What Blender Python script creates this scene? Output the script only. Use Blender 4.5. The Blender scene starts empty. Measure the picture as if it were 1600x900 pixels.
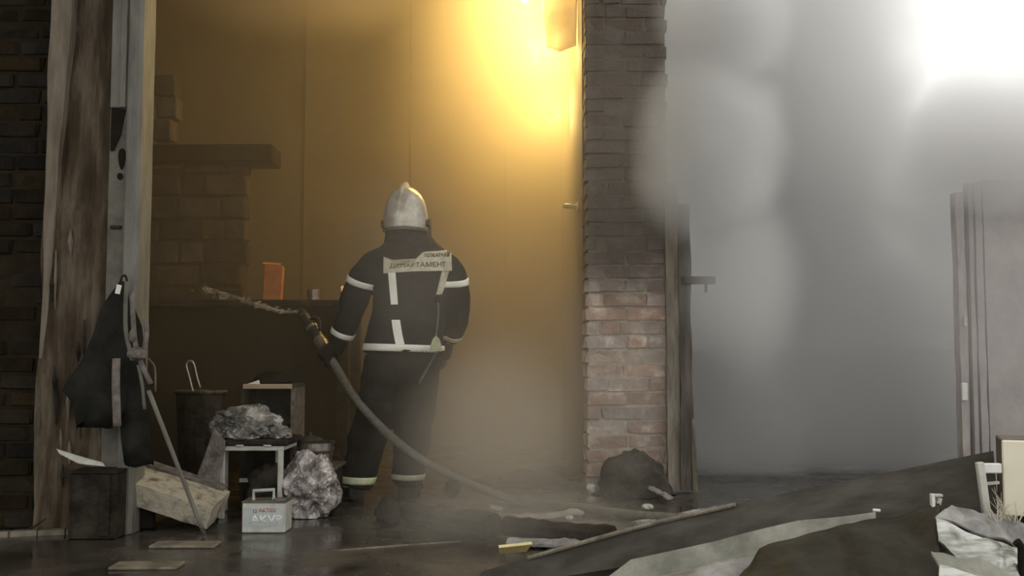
import bpy, bmesh, math, random
from mathutils import Vector, Matrix, noise, Euler
from mathutils.bvhtree import BVHTree

S = bpy.context.scene
COL = S.collection
PI = math.pi

# ------------------------------------------------------------------ camera
FPX = 1600.0
CAM = Vector((0.0, 0.0, 0.81))
PITCH = math.atan(110.0 / FPX)
cam_data = bpy.data.cameras.new('camera')
cam_data.sensor_width = 36.0
cam_data.lens = 36.0 * FPX / 1600.0
cam_data.clip_start = 0.05
cam = bpy.data.objects.new('camera', cam_data)
COL.objects.link(cam)
cam.location = CAM
cam.rotation_euler = (PI / 2 + PITCH, 0, 0)
S.camera = cam

# ------------------------------------------------------------------ sky, light, exposure
world = bpy.data.worlds.new('overcast')
S.world = world
world.use_nodes = True
bg = world.node_tree.nodes['Background']
bg.inputs[0].default_value = (1.0, 0.985, 0.94, 1)
bg.inputs[1].default_value = 1.25
S.view_settings.view_transform = 'Standard'
S.view_settings.look = 'None'
S.view_settings.exposure = 0.0
S.view_settings.gamma = 1.0
S.view_settings.use_curve_mapping = False
S.cycles.use_denoising = True
S.cycles.volume_bounces = 2
S.cycles.max_bounces = 5
S.cycles.volume_max_steps = 64
S.cycles.volume_step_rate = 1.6
S.cycles.adaptive_threshold = 0.02


def W(px, py, Y):
    """point seen at pixel (px, py) that stands at world depth Y"""
    u = (px - 800.0) / FPX
    v = (450.0 - py) / FPX
    fy = math.cos(PITCH) - v * math.sin(PITCH)
    fz = math.sin(PITCH) + v * math.cos(PITCH)
    return CAM + Vector((u, fy, fz)) * (Y / fy)


def F(px, py, z=0.0):
    """point of the level z seen at pixel (px, py)"""
    u = (px - 800.0) / FPX
    v = (450.0 - py) / FPX
    fy = math.cos(PITCH) - v * math.sin(PITCH)
    fz = math.sin(PITCH) + v * math.cos(PITCH)
    return CAM + Vector((u, fy, fz)) * ((z - CAM.z) / fz)


# ------------------------------------------------------------------ materials
MATS = {}


def mat(name, c1, c2=None, scale=6.0, rough=0.8, metal=0.0, bump=0.0, bscale=None, c3=None, rough2=None,
        stretch=None, spec=0.5, rnd=0.0, detail=6.0, alpha=None, soot=None, trans=0.0, lo=0.38, hi=0.66):
    m = bpy.data.materials.new(name)
    m.use_nodes = True
    nt = m.node_tree
    N, L = nt.nodes, nt.links
    b = N['Principled BSDF']
    b.inputs['Roughness'].default_value = rough
    b.inputs['Metallic'].default_value = metal
    b.inputs['Specular IOR Level'].default_value = spec
    b.inputs['Transmission Weight'].default_value = trans
    b.inputs['Base Color'].default_value = (*c1, 1)
    out = None
    if c2 is not None or bump > 0:
        geo = N.new('ShaderNodeNewGeometry')
        vec = geo.outputs['Position']
        if stretch:
            mp = N.new('ShaderNodeMapping')
            mp.inputs['Scale'].default_value = stretch
            L.new(vec, mp.inputs[0])
            vec = mp.outputs[0]
    if c2 is not None:
        nz = N.new('ShaderNodeTexNoise')
        nz.inputs['Scale'].default_value = scale
        nz.inputs['Detail'].default_value = detail
        nz.inputs['Roughness'].default_value = 0.62
        L.new(vec, nz.inputs['Vector'])
        cr = N.new('ShaderNodeValToRGB')
        cr.color_ramp.elements[0].position = lo
        cr.color_ramp.elements[0].color = (*c1, 1)
        cr.color_ramp.elements[1].position = hi
        cr.color_ramp.elements[1].color = (*c2, 1)
        if c3 is not None:
            e = cr.color_ramp.elements.new((lo + hi) / 2)
            e.color = (*c3, 1)
        L.new(nz.outputs['Fac'], cr.inputs[0])
        out = cr.outputs[0]
        if rough2 is not None:
            mr = N.new('ShaderNodeMapRange')
            mr.inputs[1].default_value = 0.35
            mr.inputs[2].default_value = 0.65
            mr.inputs[3].default_value = rough
            mr.inputs[4].default_value = rough2
            L.new(nz.outputs['Fac'], mr.inputs[0])
            L.new(mr.outputs[0], b.inputs['Roughness'])
    if rnd > 0 and out is not None:
        oi = N.new('ShaderNodeObjectInfo')
        hs = N.new('ShaderNodeHueSaturation')
        mr = N.new('ShaderNodeMapRange')
        mr.inputs[3].default_value = 1 - rnd
        mr.inputs[4].default_value = 1 + rnd
        L.new(oi.outputs['Random'], mr.inputs[0])
        L.new(mr.outputs[0], hs.inputs['Value'])
        mr2 = N.new('ShaderNodeMapRange')
        mr2.inputs[3].default_value = 0.5
        mr2.inputs[4].default_value = 1.25
        mu = N.new('ShaderNodeMath')
        mu.operation = 'FRACT'
        m7 = N.new('ShaderNodeMath')
        m7.operation = 'MULTIPLY'
        m7.inputs[1].default_value = 7.31
        L.new(oi.outputs['Random'], m7.inputs[0])
        L.new(m7.outputs[0], mu.inputs[0])
        L.new(mu.outputs[0], mr2.inputs[0])
        L.new(mr2.outputs[0], hs.inputs['Saturation'])
        L.new(out, hs.inputs['Color'])
        out = hs.outputs[0]
    if soot is not None:
        # smoke stain with a ragged edge: soot = (z0, z1, colour, ragged)
        z0, z1, sc, rag = soot
        g2 = N.new('ShaderNodeNewGeometry')
        sx = N.new('ShaderNodeSeparateXYZ')
        L.new(g2.outputs['Position'], sx.inputs[0])
        n2 = N.new('ShaderNodeTexNoise')
        n2.inputs['Scale'].default_value = 1.9
        n2.inputs['Detail'].default_value = 5
        L.new(g2.outputs['Position'], n2.inputs['Vector'])
        ma = N.new('ShaderNodeMath')
        ma.operation = 'MULTIPLY_ADD'
        ma.inputs[1].default_value = rag
        L.new(n2.outputs['Fac'], ma.inputs[0])
        L.new(sx.outputs['Z'], ma.inputs[2])
        ms = N.new('ShaderNodeMapRange')
        ms.interpolation_type = 'SMOOTHSTEP'
        ms.inputs[1].default_value = z0 + rag * 0.5
        ms.inputs[2].default_value = z1 + rag * 0.5
        ms.inputs[4].default_value = 0.9
        L.new(ma.outputs[0], ms.inputs[0])
        mx = N.new('ShaderNodeMix')
        mx.data_type = 'RGBA'
        L.new(ms.outputs[0], mx.inputs['Factor'])
        L.new(out, mx.inputs['A'])
        mx.inputs['B'].default_value = (*sc, 1)
        out = mx.outputs['Result']
    if out is not None:
        L.new(out, b.inputs['Base Color'])
    if bump > 0:
        nb = N.new('ShaderNodeTexNoise')
        nb.inputs['Scale'].default_value = bscale or scale * 3
        nb.inputs['Detail'].default_value = 5
        L.new(vec, nb.inputs['Vector'])
        bp = N.new('ShaderNodeBump')
        bp.inputs['Strength'].default_value = bump
        bp.inputs['Distance'].default_value = 0.02
        L.new(nb.outputs['Fac'], bp.inputs['Height'])
        L.new(bp.outputs[0], b.inputs['Normal'])
    if alpha is not None:
        na = N.new('ShaderNodeTexNoise')
        na.inputs['Scale'].default_value = alpha[2]
        na.inputs['Detail'].default_value = 4
        ga = N.new('ShaderNodeNewGeometry')
        L.new(ga.outputs['Position'], na.inputs['Vector'])
        mra = N.new('ShaderNodeMapRange')
        mra.inputs[1].default_value = 0.35
        mra.inputs[2].default_value = 0.65
        mra.inputs[3].default_value = alpha[0]
        mra.inputs[4].default_value = alpha[1]
        L.new(na.outputs['Fac'], mra.inputs[0])
        L.new(mra.outputs[0], b.inputs['Alpha'])
    MATS[name] = m
    return m


def emit_mat(name, col, strength):
    m = bpy.data.materials.new(name)
    m.use_nodes = True
    nt = m.node_tree
    nt.nodes.clear()
    o = nt.nodes.new('ShaderNodeOutputMaterial')
    e = nt.nodes.new('ShaderNodeEmission')
    e.inputs[0].default_value = (*col, 1)
    e.inputs[1].default_value = strength
    nt.links.new(e.outputs[0], o.inputs[0])
    return m


M_brick = mat('sooty brick', (0.31, 0.215, 0.175), (0.62, 0.53, 0.455), 7, 0.9, bump=0.5, bscale=40, rnd=0.22,
              c3=(0.37, 0.275, 0.23), soot=(1.05, 1.55, (0.07, 0.058, 0.045), 0.7))
M_mortar = mat('pale mortar', (0.34, 0.29, 0.24), (0.5, 0.44, 0.37), 12, 0.95, bump=0.6, bscale=50,
               soot=(1.05, 1.6, (0.09, 0.075, 0.058), 0.7))
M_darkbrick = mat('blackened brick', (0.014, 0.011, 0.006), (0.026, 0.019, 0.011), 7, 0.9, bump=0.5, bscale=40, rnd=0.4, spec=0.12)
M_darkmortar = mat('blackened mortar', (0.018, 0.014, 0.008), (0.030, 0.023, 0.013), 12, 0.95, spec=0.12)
M_block = mat('scorched block', (0.035, 0.028, 0.02), (0.08, 0.06, 0.042), 6, 0.95, bump=0.5, bscale=30, rnd=0.35, spec=0.12)
M_plaster = mat('smoke stained plaster', (0.04, 0.03, 0.018), (0.075, 0.055, 0.032), 2.5, 0.9, bump=0.2, bscale=14)
M_wallright = mat('grey plaster', (0.30, 0.27, 0.26), (0.42, 0.39, 0.37), 3, 0.9, bump=0.25, bscale=18)
M_burnt = mat('burnt wall', (0.05, 0.045, 0.04), (0.10, 0.09, 0.08), 3, 0.9, bump=0.3, spec=0.12)
M_floor = mat('wet sooty concrete', (0.035, 0.030, 0.024), (0.10, 0.088, 0.072), 2.3, 0.04, bump=0.05, bscale=7,
              rough2=0.42, detail=8)
M_sill = mat('pale worn sill', (0.10, 0.085, 0.06), (0.30, 0.26, 0.19), 9, 0.6, bump=0.3)
M_ceiling = mat('black ceiling', (0.03, 0.025, 0.02), (0.06, 0.05, 0.04), 3, 0.9, spec=0.12)
M_timber = mat('charred timber', (0.045, 0.034, 0.022), (0.15, 0.122, 0.088), 4.0, 0.85, bump=0.8, bscale=14,
               stretch=(2.6, 2.6, 0.5), c3=(0.078, 0.058, 0.038), lo=0.36, hi=0.64, spec=0.12)
M_timberpale = mat('scraped timber edge', (0.13, 0.105, 0.075), (0.24, 0.20, 0.15), 6, 0.85, bump=0.5, bscale=16, stretch=(3, 3, 0.5))
M_steel = mat('dusty painted steel', (0.12, 0.116, 0.094), (0.20, 0.19, 0.16), 7, 0.6, bump=0.15, bscale=30, stretch=(2, 2, 0.5))
M_steeldark = mat('rusted steel web', (0.085, 0.08, 0.062), (0.16, 0.15, 0.12), 8, 0.7, bump=0.25)
M_hole = mat('soot black', (0.012, 0.010, 0.008), (0.022, 0.018, 0.013), 10, 0.9, spec=0.12)
M_blackcloth = mat('black cloth', (0.012, 0.012, 0.010), (0.028, 0.027, 0.022), 8, 0.85, bump=0.5, bscale=26, spec=0.12)
M_greycloth = mat('dirty grey cloth', (0.10, 0.085, 0.07), (0.22, 0.19, 0.165), 20, 0.8, bump=0.5, bscale=50)
M_jacket = mat('dark fire jacket', (0.016, 0.015, 0.015), (0.034, 0.031, 0.028), 9, 0.8, bump=0.45, bscale=30, spec=0.12)
M_trouser = mat('dark fire trousers', (0.018, 0.017, 0.014), (0.036, 0.033, 0.027), 8, 0.85, bump=0.5, bscale=24, spec=0.12)
M_reflect = mat('retroreflective tape', (0.93, 0.93, 0.82), (0.97, 0.97, 0.88), 40, 0.35, metal=0.0, spec=0.8)
M_reflectlime = mat('lime reflective tape', (0.62, 0.68, 0.42), (0.85, 0.9, 0.62), 40, 0.4)
M_pouch = mat('dirty lime pouch', (0.36, 0.38, 0.22), (0.52, 0.54, 0.34), 30, 0.6)
M_panel = mat('pale back panel', (0.50, 0.46, 0.34), (0.66, 0.62, 0.48), 30, 0.6)
M_ink = mat('dark lettering', (0.10, 0.09, 0.05), (0.13, 0.12, 0.07), 30, 0.8)
M_helmet = mat('scuffed silver helmet', (0.42, 0.39, 0.33), (0.66, 0.63, 0.55), 14, 0.28, metal=0.25, bump=0.08, spec=0.7)
M_helmetdark = mat('helmet trim', (0.06, 0.05, 0.035), (0.09, 0.08, 0.06), 14, 0.5)
M_skin = mat('skin', (0.42, 0.27, 0.20), (0.5, 0.33, 0.25), 12, 0.6)
M_hair = mat('dark hair', (0.03, 0.02, 0.015), (0.05, 0.035, 0.025), 30, 0.7)
M_glove = mat('dark glove', (0.020, 0.016, 0.012), (0.04, 0.033, 0.026), 20, 0.85, bump=0.3, bscale=60, spec=0.12)
M_boot = mat('rubber boot', (0.018, 0.018, 0.015), (0.035, 0.034, 0.03), 12, 0.4)
M_hose = mat('dirty canvas hose', (0.10, 0.095, 0.075), (0.17, 0.16, 0.13), 20, 0.8, bump=0.3, bscale=90)
M_nozzle = mat('black nozzle', (0.02, 0.019, 0.016), (0.04, 0.038, 0.03), 18, 0.45)
M_chrome = mat('bright metal', (0.55, 0.52, 0.46), (0.72, 0.69, 0.62), 15, 0.25, metal=0.9)
M_water = mat('white water', (0.72, 0.74, 0.72), (0.85, 0.86, 0.84), 10, 0.25, alpha=(0.04, 0.5, 13.0))
M_slab = mat('speckled foam slab', (0.13, 0.11, 0.08), (0.44, 0.40, 0.31), 16, 0.85, bump=0.4, bscale=50, lo=0.30, hi=0.5)
M_white = mat('dirty white paint', (0.44, 0.44, 0.39), (0.62, 0.62, 0.56), 12, 0.5, bump=0.1)
M_whitebright = mat('clean white plastic', (0.74, 0.74, 0.70), (0.86, 0.86, 0.82), 14, 0.4)
M_bag = mat('crumpled plastic bag', (0.11, 0.105, 0.095), (0.55, 0.52, 0.48), 9, 0.25, bump=0.3, bscale=22, c3=(0.22, 0.21, 0.19))
M_foil = mat('crumpled foil', (0.16, 0.14, 0.13), (0.72, 0.67, 0.64), 11, 0.25, metal=0.2, bump=0.3, bscale=24, c3=(0.36, 0.33, 0.31))
M_pot = mat('scorched aluminium', (0.12, 0.10, 0.085), (0.36, 0.32, 0.28), 9, 0.32, metal=0.7, bump=0.1)
M_palewood = mat('pale wood edge', (0.36, 0.28, 0.18), (0.48, 0.38, 0.26), 14, 0.7)
M_cabinet = mat('dark cabinet', (0.035, 0.035, 0.026), (0.075, 0.075, 0.055), 8, 0.6, spec=0.12)
M_charred = mat('charred wood', (0.018, 0.015, 0.011), (0.05, 0.042, 0.032), 9, 0.8, bump=0.8, bscale=25, spec=0.12)
M_ash = mat('ash and rubble', (0.03, 0.026, 0.02), (0.09, 0.08, 0.065), 7, 0.9, bump=0.9, bscale=22, spec=0.12)
M_board = mat('burnt roof board', (0.060, 0.055, 0.045), (0.105, 0.097, 0.082), 4, 0.75, bump=0.35, bscale=14, stretch=(0.6, 3, 3), spec=0.12)
M_ashboard = mat('ash covered board', (0.20, 0.20, 0.165), (0.36, 0.355, 0.30), 7, 0.9, bump=0.5, bscale=24)
M_tarp = mat('dark wet tarpaulin', (0.032, 0.029, 0.020), (0.062, 0.056, 0.042), 4, 0.6, bump=0.5, bscale=14, spec=0.12)
M_sheet = mat('bent zinc sheet', (0.10, 0.108, 0.09), (0.55, 0.555, 0.52), 3.2, 0.33, metal=0.75, bump=0.25, bscale=12, stretch=(1, 2, 5), lo=0.40, hi=0.60)
M_greyash = mat('grey ash sheet', (0.16, 0.155, 0.145), (0.40, 0.39, 0.375), 9, 0.8, bump=0.6, bscale=24)
M_cream = mat('cream enamel', (0.82, 0.76, 0.58), (0.90, 0.86, 0.70), 3, 0.45, bump=0.05)
M_brownside = mat('brown cabinet side', (0.10, 0.075, 0.05), (0.15, 0.115, 0.08), 10, 0.6)
M_orange = mat('orange cardboard', (0.40, 0.13, 0.04), (0.55, 0.20, 0.07), 12, 0.8)
M_red = mat('faded red', (0.42, 0.17, 0.13), (0.52, 0.27, 0.22), 15, 0.6)
M_yellow = mat('yellow board', (0.74, 0.60, 0.26), (0.84, 0.72, 0.38), 10, 0.6)
M_straw = mat('dry straw', (0.55, 0.49, 0.36), (0.7, 0.64, 0.5), 30, 0.8)
M_wire = mat('bare wire', (0.35, 0.33, 0.26), (0.5, 0.47, 0.38), 20, 0.4, metal=0.6)
M_blue = mat('pale blue label', (0.42, 0.47, 0.47), (0.52, 0.56, 0.55), 20, 0.5)
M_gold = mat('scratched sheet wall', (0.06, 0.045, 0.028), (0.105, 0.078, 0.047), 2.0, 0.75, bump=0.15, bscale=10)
M_flame = emit_mat('flame', (1.0, 0.62, 0.16), 9.0)
M_flameadded = emit_mat('added low flame', (1.0, 0.62, 0.16), 3.0)  # for the added low tongues that give the lower lamps a source
M_flamecore = emit_mat('flame core', (1.0, 0.86, 0.42), 16.0)


# ------------------------------------------------------------------ object helpers
def world_loc(o):
    v = Vector((0, 0, 0))
    while o is not None:
        v += o.location
        o = o.parent
    return v


def thing(name, label, cat, loc=(0, 0, 0), group=None):
    o = bpy.data.objects.new(name, None)
    COL.objects.link(o)
    o.empty_display_size = 0.1
    o.location = loc
    o['label'] = label
    o['category'] = cat
    if group:
        o['group'] = group
    return o


def tag(o, label, cat, group=None, kind=None):
    o['label'] = label
    o['category'] = cat
    if group:
        o['group'] = group
    if kind:
        o['kind'] = kind
    return o


def obj(name, bm, m, parent=None, smooth=False, label=None, origin=None):
    """link a bmesh given in world coordinates as one mesh object"""
    off = world_loc(parent) if parent else (Vector(origin) if origin is not None else Vector((0, 0, 0)))
    if isinstance(bm, bpy.types.Mesh):
        me = bm
        me.transform(Matrix.Translation(-off))
    else:
        bmesh.ops.translate(bm, verts=bm.verts, vec=-off)
        me = bpy.data.meshes.new(name)
        bm.to_mesh(me)
        bm.free()
    me.materials.clear()
    me.materials.append(m)
    if smooth:
        me.polygons.foreach_set('use_smooth', [True] * len(me.polygons))
    o = bpy.data.objects.new(name, me)
    COL.objects.link(o)
    if parent:
        o.parent = parent
    elif origin is not None:
        o.location = origin
    if label:
        o['label'] = label
    return o


def struct(name, bm, m, label, cat, smooth=False):
    o = obj(name, bm, m, smooth=smooth)
    o['kind'] = 'structure'
    o['label'] = label
    o['category'] = cat
    return o


def BM():
    return bmesh.new()


def box(bm, c, s, rot=None, bevel=0.0):
    r = bmesh.ops.create_cube(bm, size=1.0)
    vs = r['verts']
    M = Matrix.Translation(Vector(c)) @ (rot.to_matrix().to_4x4() if rot is not None else Matrix.Identity(4)) @ Matrix.Diagonal((*s, 1))
    bmesh.ops.transform(bm, matrix=M, verts=vs)
    if bevel > 0:
        es = list({e for v in vs for e in v.link_edges})
        bmesh.ops.bevel(bm, geom=es, offset=bevel, segments=1, affect='EDGES', profile=0.5)
    return bm


def bx(x0, x1, y0, y1, z0, z1, bevel=0.0):
    return box(BM(), ((x0 + x1) / 2, (y0 + y1) / 2, (z0 + z1) / 2), (x1 - x0, y1 - y0, z1 - z0), bevel=bevel)


def tube(bm, pts, radii, seg=10, flat=None):
    """closed tube through pts; flat=(kx,ky) squashes the section"""
    pts = [Vector(p) for p in pts]
    n = len(pts)
    if not hasattr(radii, '__len__'):
        radii = [radii] * n
    rings = []
    prev = None
    for i in range(n):
        t = (pts[min(i + 1, n - 1)] - pts[max(i - 1, 0)]).normalized()
        if prev is None:
            a = Vector((0, 0, 1)) if abs(t.z) < 0.9 else Vector((0, 1, 0))
            nx = t.cross(a).normalized()
        else:
            nx = (prev - t * prev.dot(t)).normalized()
        prev = nx
        ny = t.cross(nx)
        kx, ky = flat if flat else (1, 1)
        rings.append([bm.verts.new(pts[i] + (nx * math.cos(2 * PI * k / seg) * kx + ny * math.sin(2 * PI * k / seg) * ky) * radii[i]) for k in range(seg)])
    for i in range(n - 1):
        for k in range(seg):
            bm.faces.new((rings[i][k], rings[i][(k + 1) % seg], rings[i + 1][(k + 1) % seg], rings[i + 1][k]))
    bm.faces.new(rings[0][::-1])
    bm.faces.new(rings[-1])
    return bm


def smooth_path(pts, k=6):
    """Catmull-Rom through pts"""
    P = [Vector(p) for p in pts]
    P = [P[0] * 2 - P[1]] + P + [P[-1] * 2 - P[-2]]
    out = []
    for i in range(1, len(P) - 2):
        for j in range(k):
            t = j / k
            a, b, c, d = P[i - 1], P[i], P[i + 1], P[i + 2]
            out.append(0.5 * ((2 * b) + (c - a) * t + (2 * a - 5 * b + 4 * c - d) * t * t + (3 * b - a - 3 * c + d) * t ** 3))
    out.append(P[-2])
    return out


def loft(bm, rings, cap=True):
    """rings: lists of points, same length"""
    R = [[bm.verts.new(p) for p in r] for r in rings]
    n = len(R[0])
    for i in range(len(R) - 1):
        for k in range(n):
            bm.faces.new((R[i][k], R[i][(k + 1) % n], R[i + 1][(k + 1) % n], R[i + 1][k]))
    if cap:
        bm.faces.new(R[0][::-1])
        bm.faces.new(R[-1])
    return bm


def ell(c, rx, ry, n=24, p=2.0, rot=0.0):
    out = []
    for k in range(n):
        a = 2 * PI * k / n
        ca, sa = math.cos(a), math.sin(a)
        x = rx * math.copysign(abs(ca) ** (2 / p), ca)
        y = ry * math.copysign(abs(sa) ** (2 / p), sa)
        out.append(Vector(c) + Vector((x * math.cos(rot) - y * math.sin(rot), x * math.sin(rot) + y * math.cos(rot), 0)))
    return out


def lathe(bm, c, prof, seg=24, rot=None):
    """prof: [(r, z)...] closed on the axis when r==0 at an end"""
    rings = []
    for r, z in prof:
        rings.append([Vector((max(r, 1e-4) * math.cos(2 * PI * k / seg), max(r, 1e-4) * math.sin(2 * PI * k / seg), z)) for k in range(seg)])
    if rot is not None:
        rings = [[rot.to_matrix() @ p for p in r] for r in rings]
    rings = [[p + Vector(c) for p in r] for r in rings]
    return loft(bm, rings)


def grid_sheet(top, bottom, nu, nv, thick, amp=0.0, freq=3.0, seed=0, crease=0.0):
    """thick bent sheet between two polylines (world points)"""
    def along(pl, t):
        ds = [0.0]
        for a, b in zip(pl, pl[1:]):
            ds.append(ds[-1] + (b - a).length)
        d = t * ds[-1]
        for i in range(len(pl) - 1):
            if d <= ds[i + 1] + 1e-9:
                f = (d - ds[i]) / max(ds[i + 1] - ds[i], 1e-9)
                return pl[i].lerp(pl[i + 1], f)
        return pl[-1].copy()
    bm = BM()
    P = []
    for i in range(nu + 1):
        a, b = along(top, i / nu), along(bottom, i / nu)
        P.append([a.lerp(b, j / nv) for j in range(nv + 1)])
    nrm = (P[nu][0] - P[0][0]).cross(P[nu // 2][nv] - P[nu // 2][0]).normalized()
    if nrm.y > 0:
        nrm = -nrm
    front, back = [], []
    for i in range(nu + 1):
        fr, bk = [], []
        for j in range(nv + 1):
            q = P[i][j]
            h = noise.noise(q * freq + Vector((seed * 7.1, seed * 3.3, 0))) * amp
            if crease:
                h += crease * abs(noise.noise(q * freq * 1.7 + Vector((seed * 2.1, 5, 1))))
            fr.append(bm.verts.new(q + nrm * h))
            bk.append(bm.verts.new(q + nrm * (h - thick)))
        front.append(fr)
        back.append(bk)
    for i in range(nu):
        for j in range(nv):
            bm.faces.new((front[i][j], front[i + 1][j], front[i + 1][j + 1], front[i][j + 1]))
            bm.faces.new((back[i][j], back[i][j + 1], back[i + 1][j + 1], back[i + 1][j]))
    for i in range(nu):
        bm.faces.new((front[i][0], back[i][0], back[i + 1][0], front[i + 1][0]))
        bm.faces.new((front[i][nv], front[i + 1][nv], back[i + 1][nv], back[i][nv]))
    for j in range(nv):
        bm.faces.new((front[0][j], front[0][j + 1], back[0][j + 1], back[0][j]))
        bm.faces.new((front[nu][j], back[nu][j], back[nu][j + 1], front[nu][j + 1]))
    bmesh.ops.recalc_face_normals(bm, faces=bm.faces)
    return bm


def organic(bm, voxel=0.012, smooth=4, wrinkle=0.0, wfreq=9.0, wstretch=(1, 1, 1)):
    """fuse closed shapes into one continuous skin; returns a mesh in world coordinates"""
    me = bpy.data.meshes.new('tmp')
    bm.to_mesh(me)
    bm.free()
    o = bpy.data.objects.new('tmp', me)
    COL.objects.link(o)
    r = o.modifiers.new('r', 'REMESH')
    r.mode = 'VOXEL'
    r.voxel_size = voxel
    s = o.modifiers.new('s', 'SMOOTH')
    s.iterations = smooth
    s.factor = 0.5
    dg = bpy.context.evaluated_depsgraph_get()
    new = bpy.data.meshes.new_from_object(o.evaluated_get(dg))
    bpy.data.objects.remove(o)
    bpy.data.meshes.remove(me)
    if wrinkle:
        nor = [v.normal.copy() for v in new.vertices]
        for v, n in zip(new.vertices, nor):
            q = Vector((v.co.x * wstretch[0], v.co.y * wstretch[1], v.co.z * wstretch[2])) * wfreq
            v.co += n * (noise.noise(q) + 0.5 * noise.noise(q * 2.1)) * wrinkle
    return new


def lump(c, s, seed, amp=0.35, freq=2.2, sub=3, crease=0.0, flat_to=None, crumple=0.0):
    """irregular closed lump"""
    bm = BM()
    bmesh.ops.create_icosphere(bm, subdivisions=sub, radius=1.0)
    for v in bm.verts:
        d = v.co.normalized()
        h = 1 + amp * noise.noise(d * freq + Vector((seed * 3.7, seed, 0)))
        if crease:
            h -= crease * abs(noise.noise(d * freq * 2.6 + Vector((seed, 2, seed * 1.3)))) \
                + 0.6 * crease * abs(noise.noise(d * freq * 5.2 + Vector((seed, 7, seed * 1.9)))) - crease * 0.4
        if crumple:
            vd = noise.voronoi(d * 2.3 + Vector((seed, 1, seed * .7)))[0]
            v2 = noise.voronoi(d * 5.1 + Vector((seed * 2, 4, seed * .3)))[0]
            h += crumple * (.22 - (vd[1] - vd[0]) * .9 + .10 - (v2[1] - v2[0]) * .4)
        p = Vector((d.x * s[0], d.y * s[1], d.z * s[2])) * h + Vector(c)
        if flat_to is not None:
            p.z = max(p.z, flat_to)
        v.co = p
    return bm


# ------------------------------------------------------------------ brick pieces
def brick_variants(n, seed, bev=0.06, jit=0.035):
    rng = random.Random(seed)
    out = []
    for i in range(n):
        bm = BM()
        box(bm, (0, 0, 0), (1, 1, 1))
        bmesh.ops.bevel(bm, geom=list(bm.edges), offset=bev, segments=1, affect='EDGES')
        for v in bm.verts:
            v.co += Vector((rng.uniform(-jit, jit), rng.uniform(-jit, jit), rng.uniform(-jit, jit)))
        me = bpy.data.meshes.new('brick')
        bm.to_mesh(me)
        bm.free()
        out.append(me)
    return out


def lay_bricks(parent, variants, m, x0, x1, z0, z1, yf, course, length, depth, joint, seed, axis='x', name='brick',
               proud=0.012, skip=0.0, half_bond=True):
    """courses of single bricks on the face y = yf (axis x) or x = yf (axis y, along y from x0 to x1)"""
    rng = random.Random(seed)
    k = 0
    row = 0
    z = z0
    while z < z1 - 0.3 * course:
        p = x0 - (length / 2 if (row % 2 and half_bond) else 0.0) - rng.uniform(0, 0.15) * length * (row % 3 == 2)
        while p < x1 - 0.01:
            ln = length * rng.choice((1, 1, 1, 0.96, 0.5))
            a, b = max(p, x0), min(p + ln - joint, x1)
            p += ln
            if b - a < 0.03 or rng.random() < skip:
                continue
            me = variants[rng.randrange(len(variants))]
            if not me.materials:
                me.materials.append(m)
            o = bpy.data.objects.new(name, me)
            COL.objects.link(o)
            h = course - joint
            out = rng.uniform(-proud, proud)
            if axis == 'x':
                w = Vector(((a + b) / 2, yf + depth / 2 + out, z + h / 2 + joint / 2))
                o.scale = (b - a, depth, h * rng.uniform(0.93, 1.02))
            else:
                w = Vector((yf + out, (a + b) / 2, z + h / 2 + joint / 2))
                o.scale = (depth, b - a, h * rng.uniform(0.93, 1.02))
            o.rotation_euler = (rng.uniform(-.02, .02), rng.uniform(-.012, .012), rng.uniform(-.02, .02))
            o.parent = parent
            o.location = w - world_loc(parent)
            k += 1
        z += course
        row += 1
    return k


# ================================================================== SETTING
YF = 4.95           # facade plane
XL = W(228, 450, YF).x - 0.03   # left jamb of the opening
XP0, XP1 = W(916, 450, 6.3).x, W(1046, 450, 6.3).x

fl = BM()
bmesh.ops.create_grid(fl, x_segments=60, y_segments=60, size=9)
for v in fl.verts:
    v.co.z = -abs(noise.noise(v.co * 1.3)) * 0.006
    v.co.y += 3.0
r_ = bmesh.ops.extrude_face_region(fl, geom=list(fl.faces))
for v in [g for g in r_['geom'] if isinstance(g, bmesh.types.BMVert)]:
    v.co.z = -0.2
bmesh.ops.recalc_face_normals(fl, faces=fl.faces)
floor = struct('floor', fl, M_floor, 'wet soot covered concrete floor with puddles', 'floor', smooth=False)

# low sill along the threshold
sill = BM()
sa, sb = F(-80, 843), F(186, 832)
for i in range(6):
    a = sa.lerp(sb, i / 6)
    b = sa.lerp(sb, (i + 0.97) / 6)
    box(sill, ((a + b) / 2) + Vector((0, 0.03, 0.008)), ((b - a).length, 0.05, 0.03), Euler((0, 0, math.atan2((b - a).y, (b - a).x))), bevel=0.004)
struct('trim_1', sill, M_sill, 'pale worn door sill along the floor under the left brick wall', 'sill')
sill2 = BM()
sa, sb = F(520, 861), F(720, 846)
tube(sill2, [sa.lerp(sb, t / 10) + Vector((0, 0, 0.0)) for t in range(11)], [0.003 + 0.004 * math.sin(PI * t / 10) for t in range(11)], 6)
struct('trim_2', sill2, M_sill, 'thin pale floor joint running towards the puddle', 'floor joint')

# left facade wall (blackened brick)
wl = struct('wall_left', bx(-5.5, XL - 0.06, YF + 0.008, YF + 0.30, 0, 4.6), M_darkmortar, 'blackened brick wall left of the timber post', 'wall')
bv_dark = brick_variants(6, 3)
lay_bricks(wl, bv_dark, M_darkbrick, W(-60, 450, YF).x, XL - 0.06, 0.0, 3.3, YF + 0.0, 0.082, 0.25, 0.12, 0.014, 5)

# room shell
struct('wall_room_left', bx(-3.6, -3.4, YF + 0.30, 9.6, 0, 4.5), M_burnt, 'dark side wall of the burning room', 'wall')
wb = struct('wall_back', bx(-3.6, XP0 + 0.02, 9.4, 9.6, 0, 4.5), M_plaster, 'smoke stained back wall of the burning room', 'wall')
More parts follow.
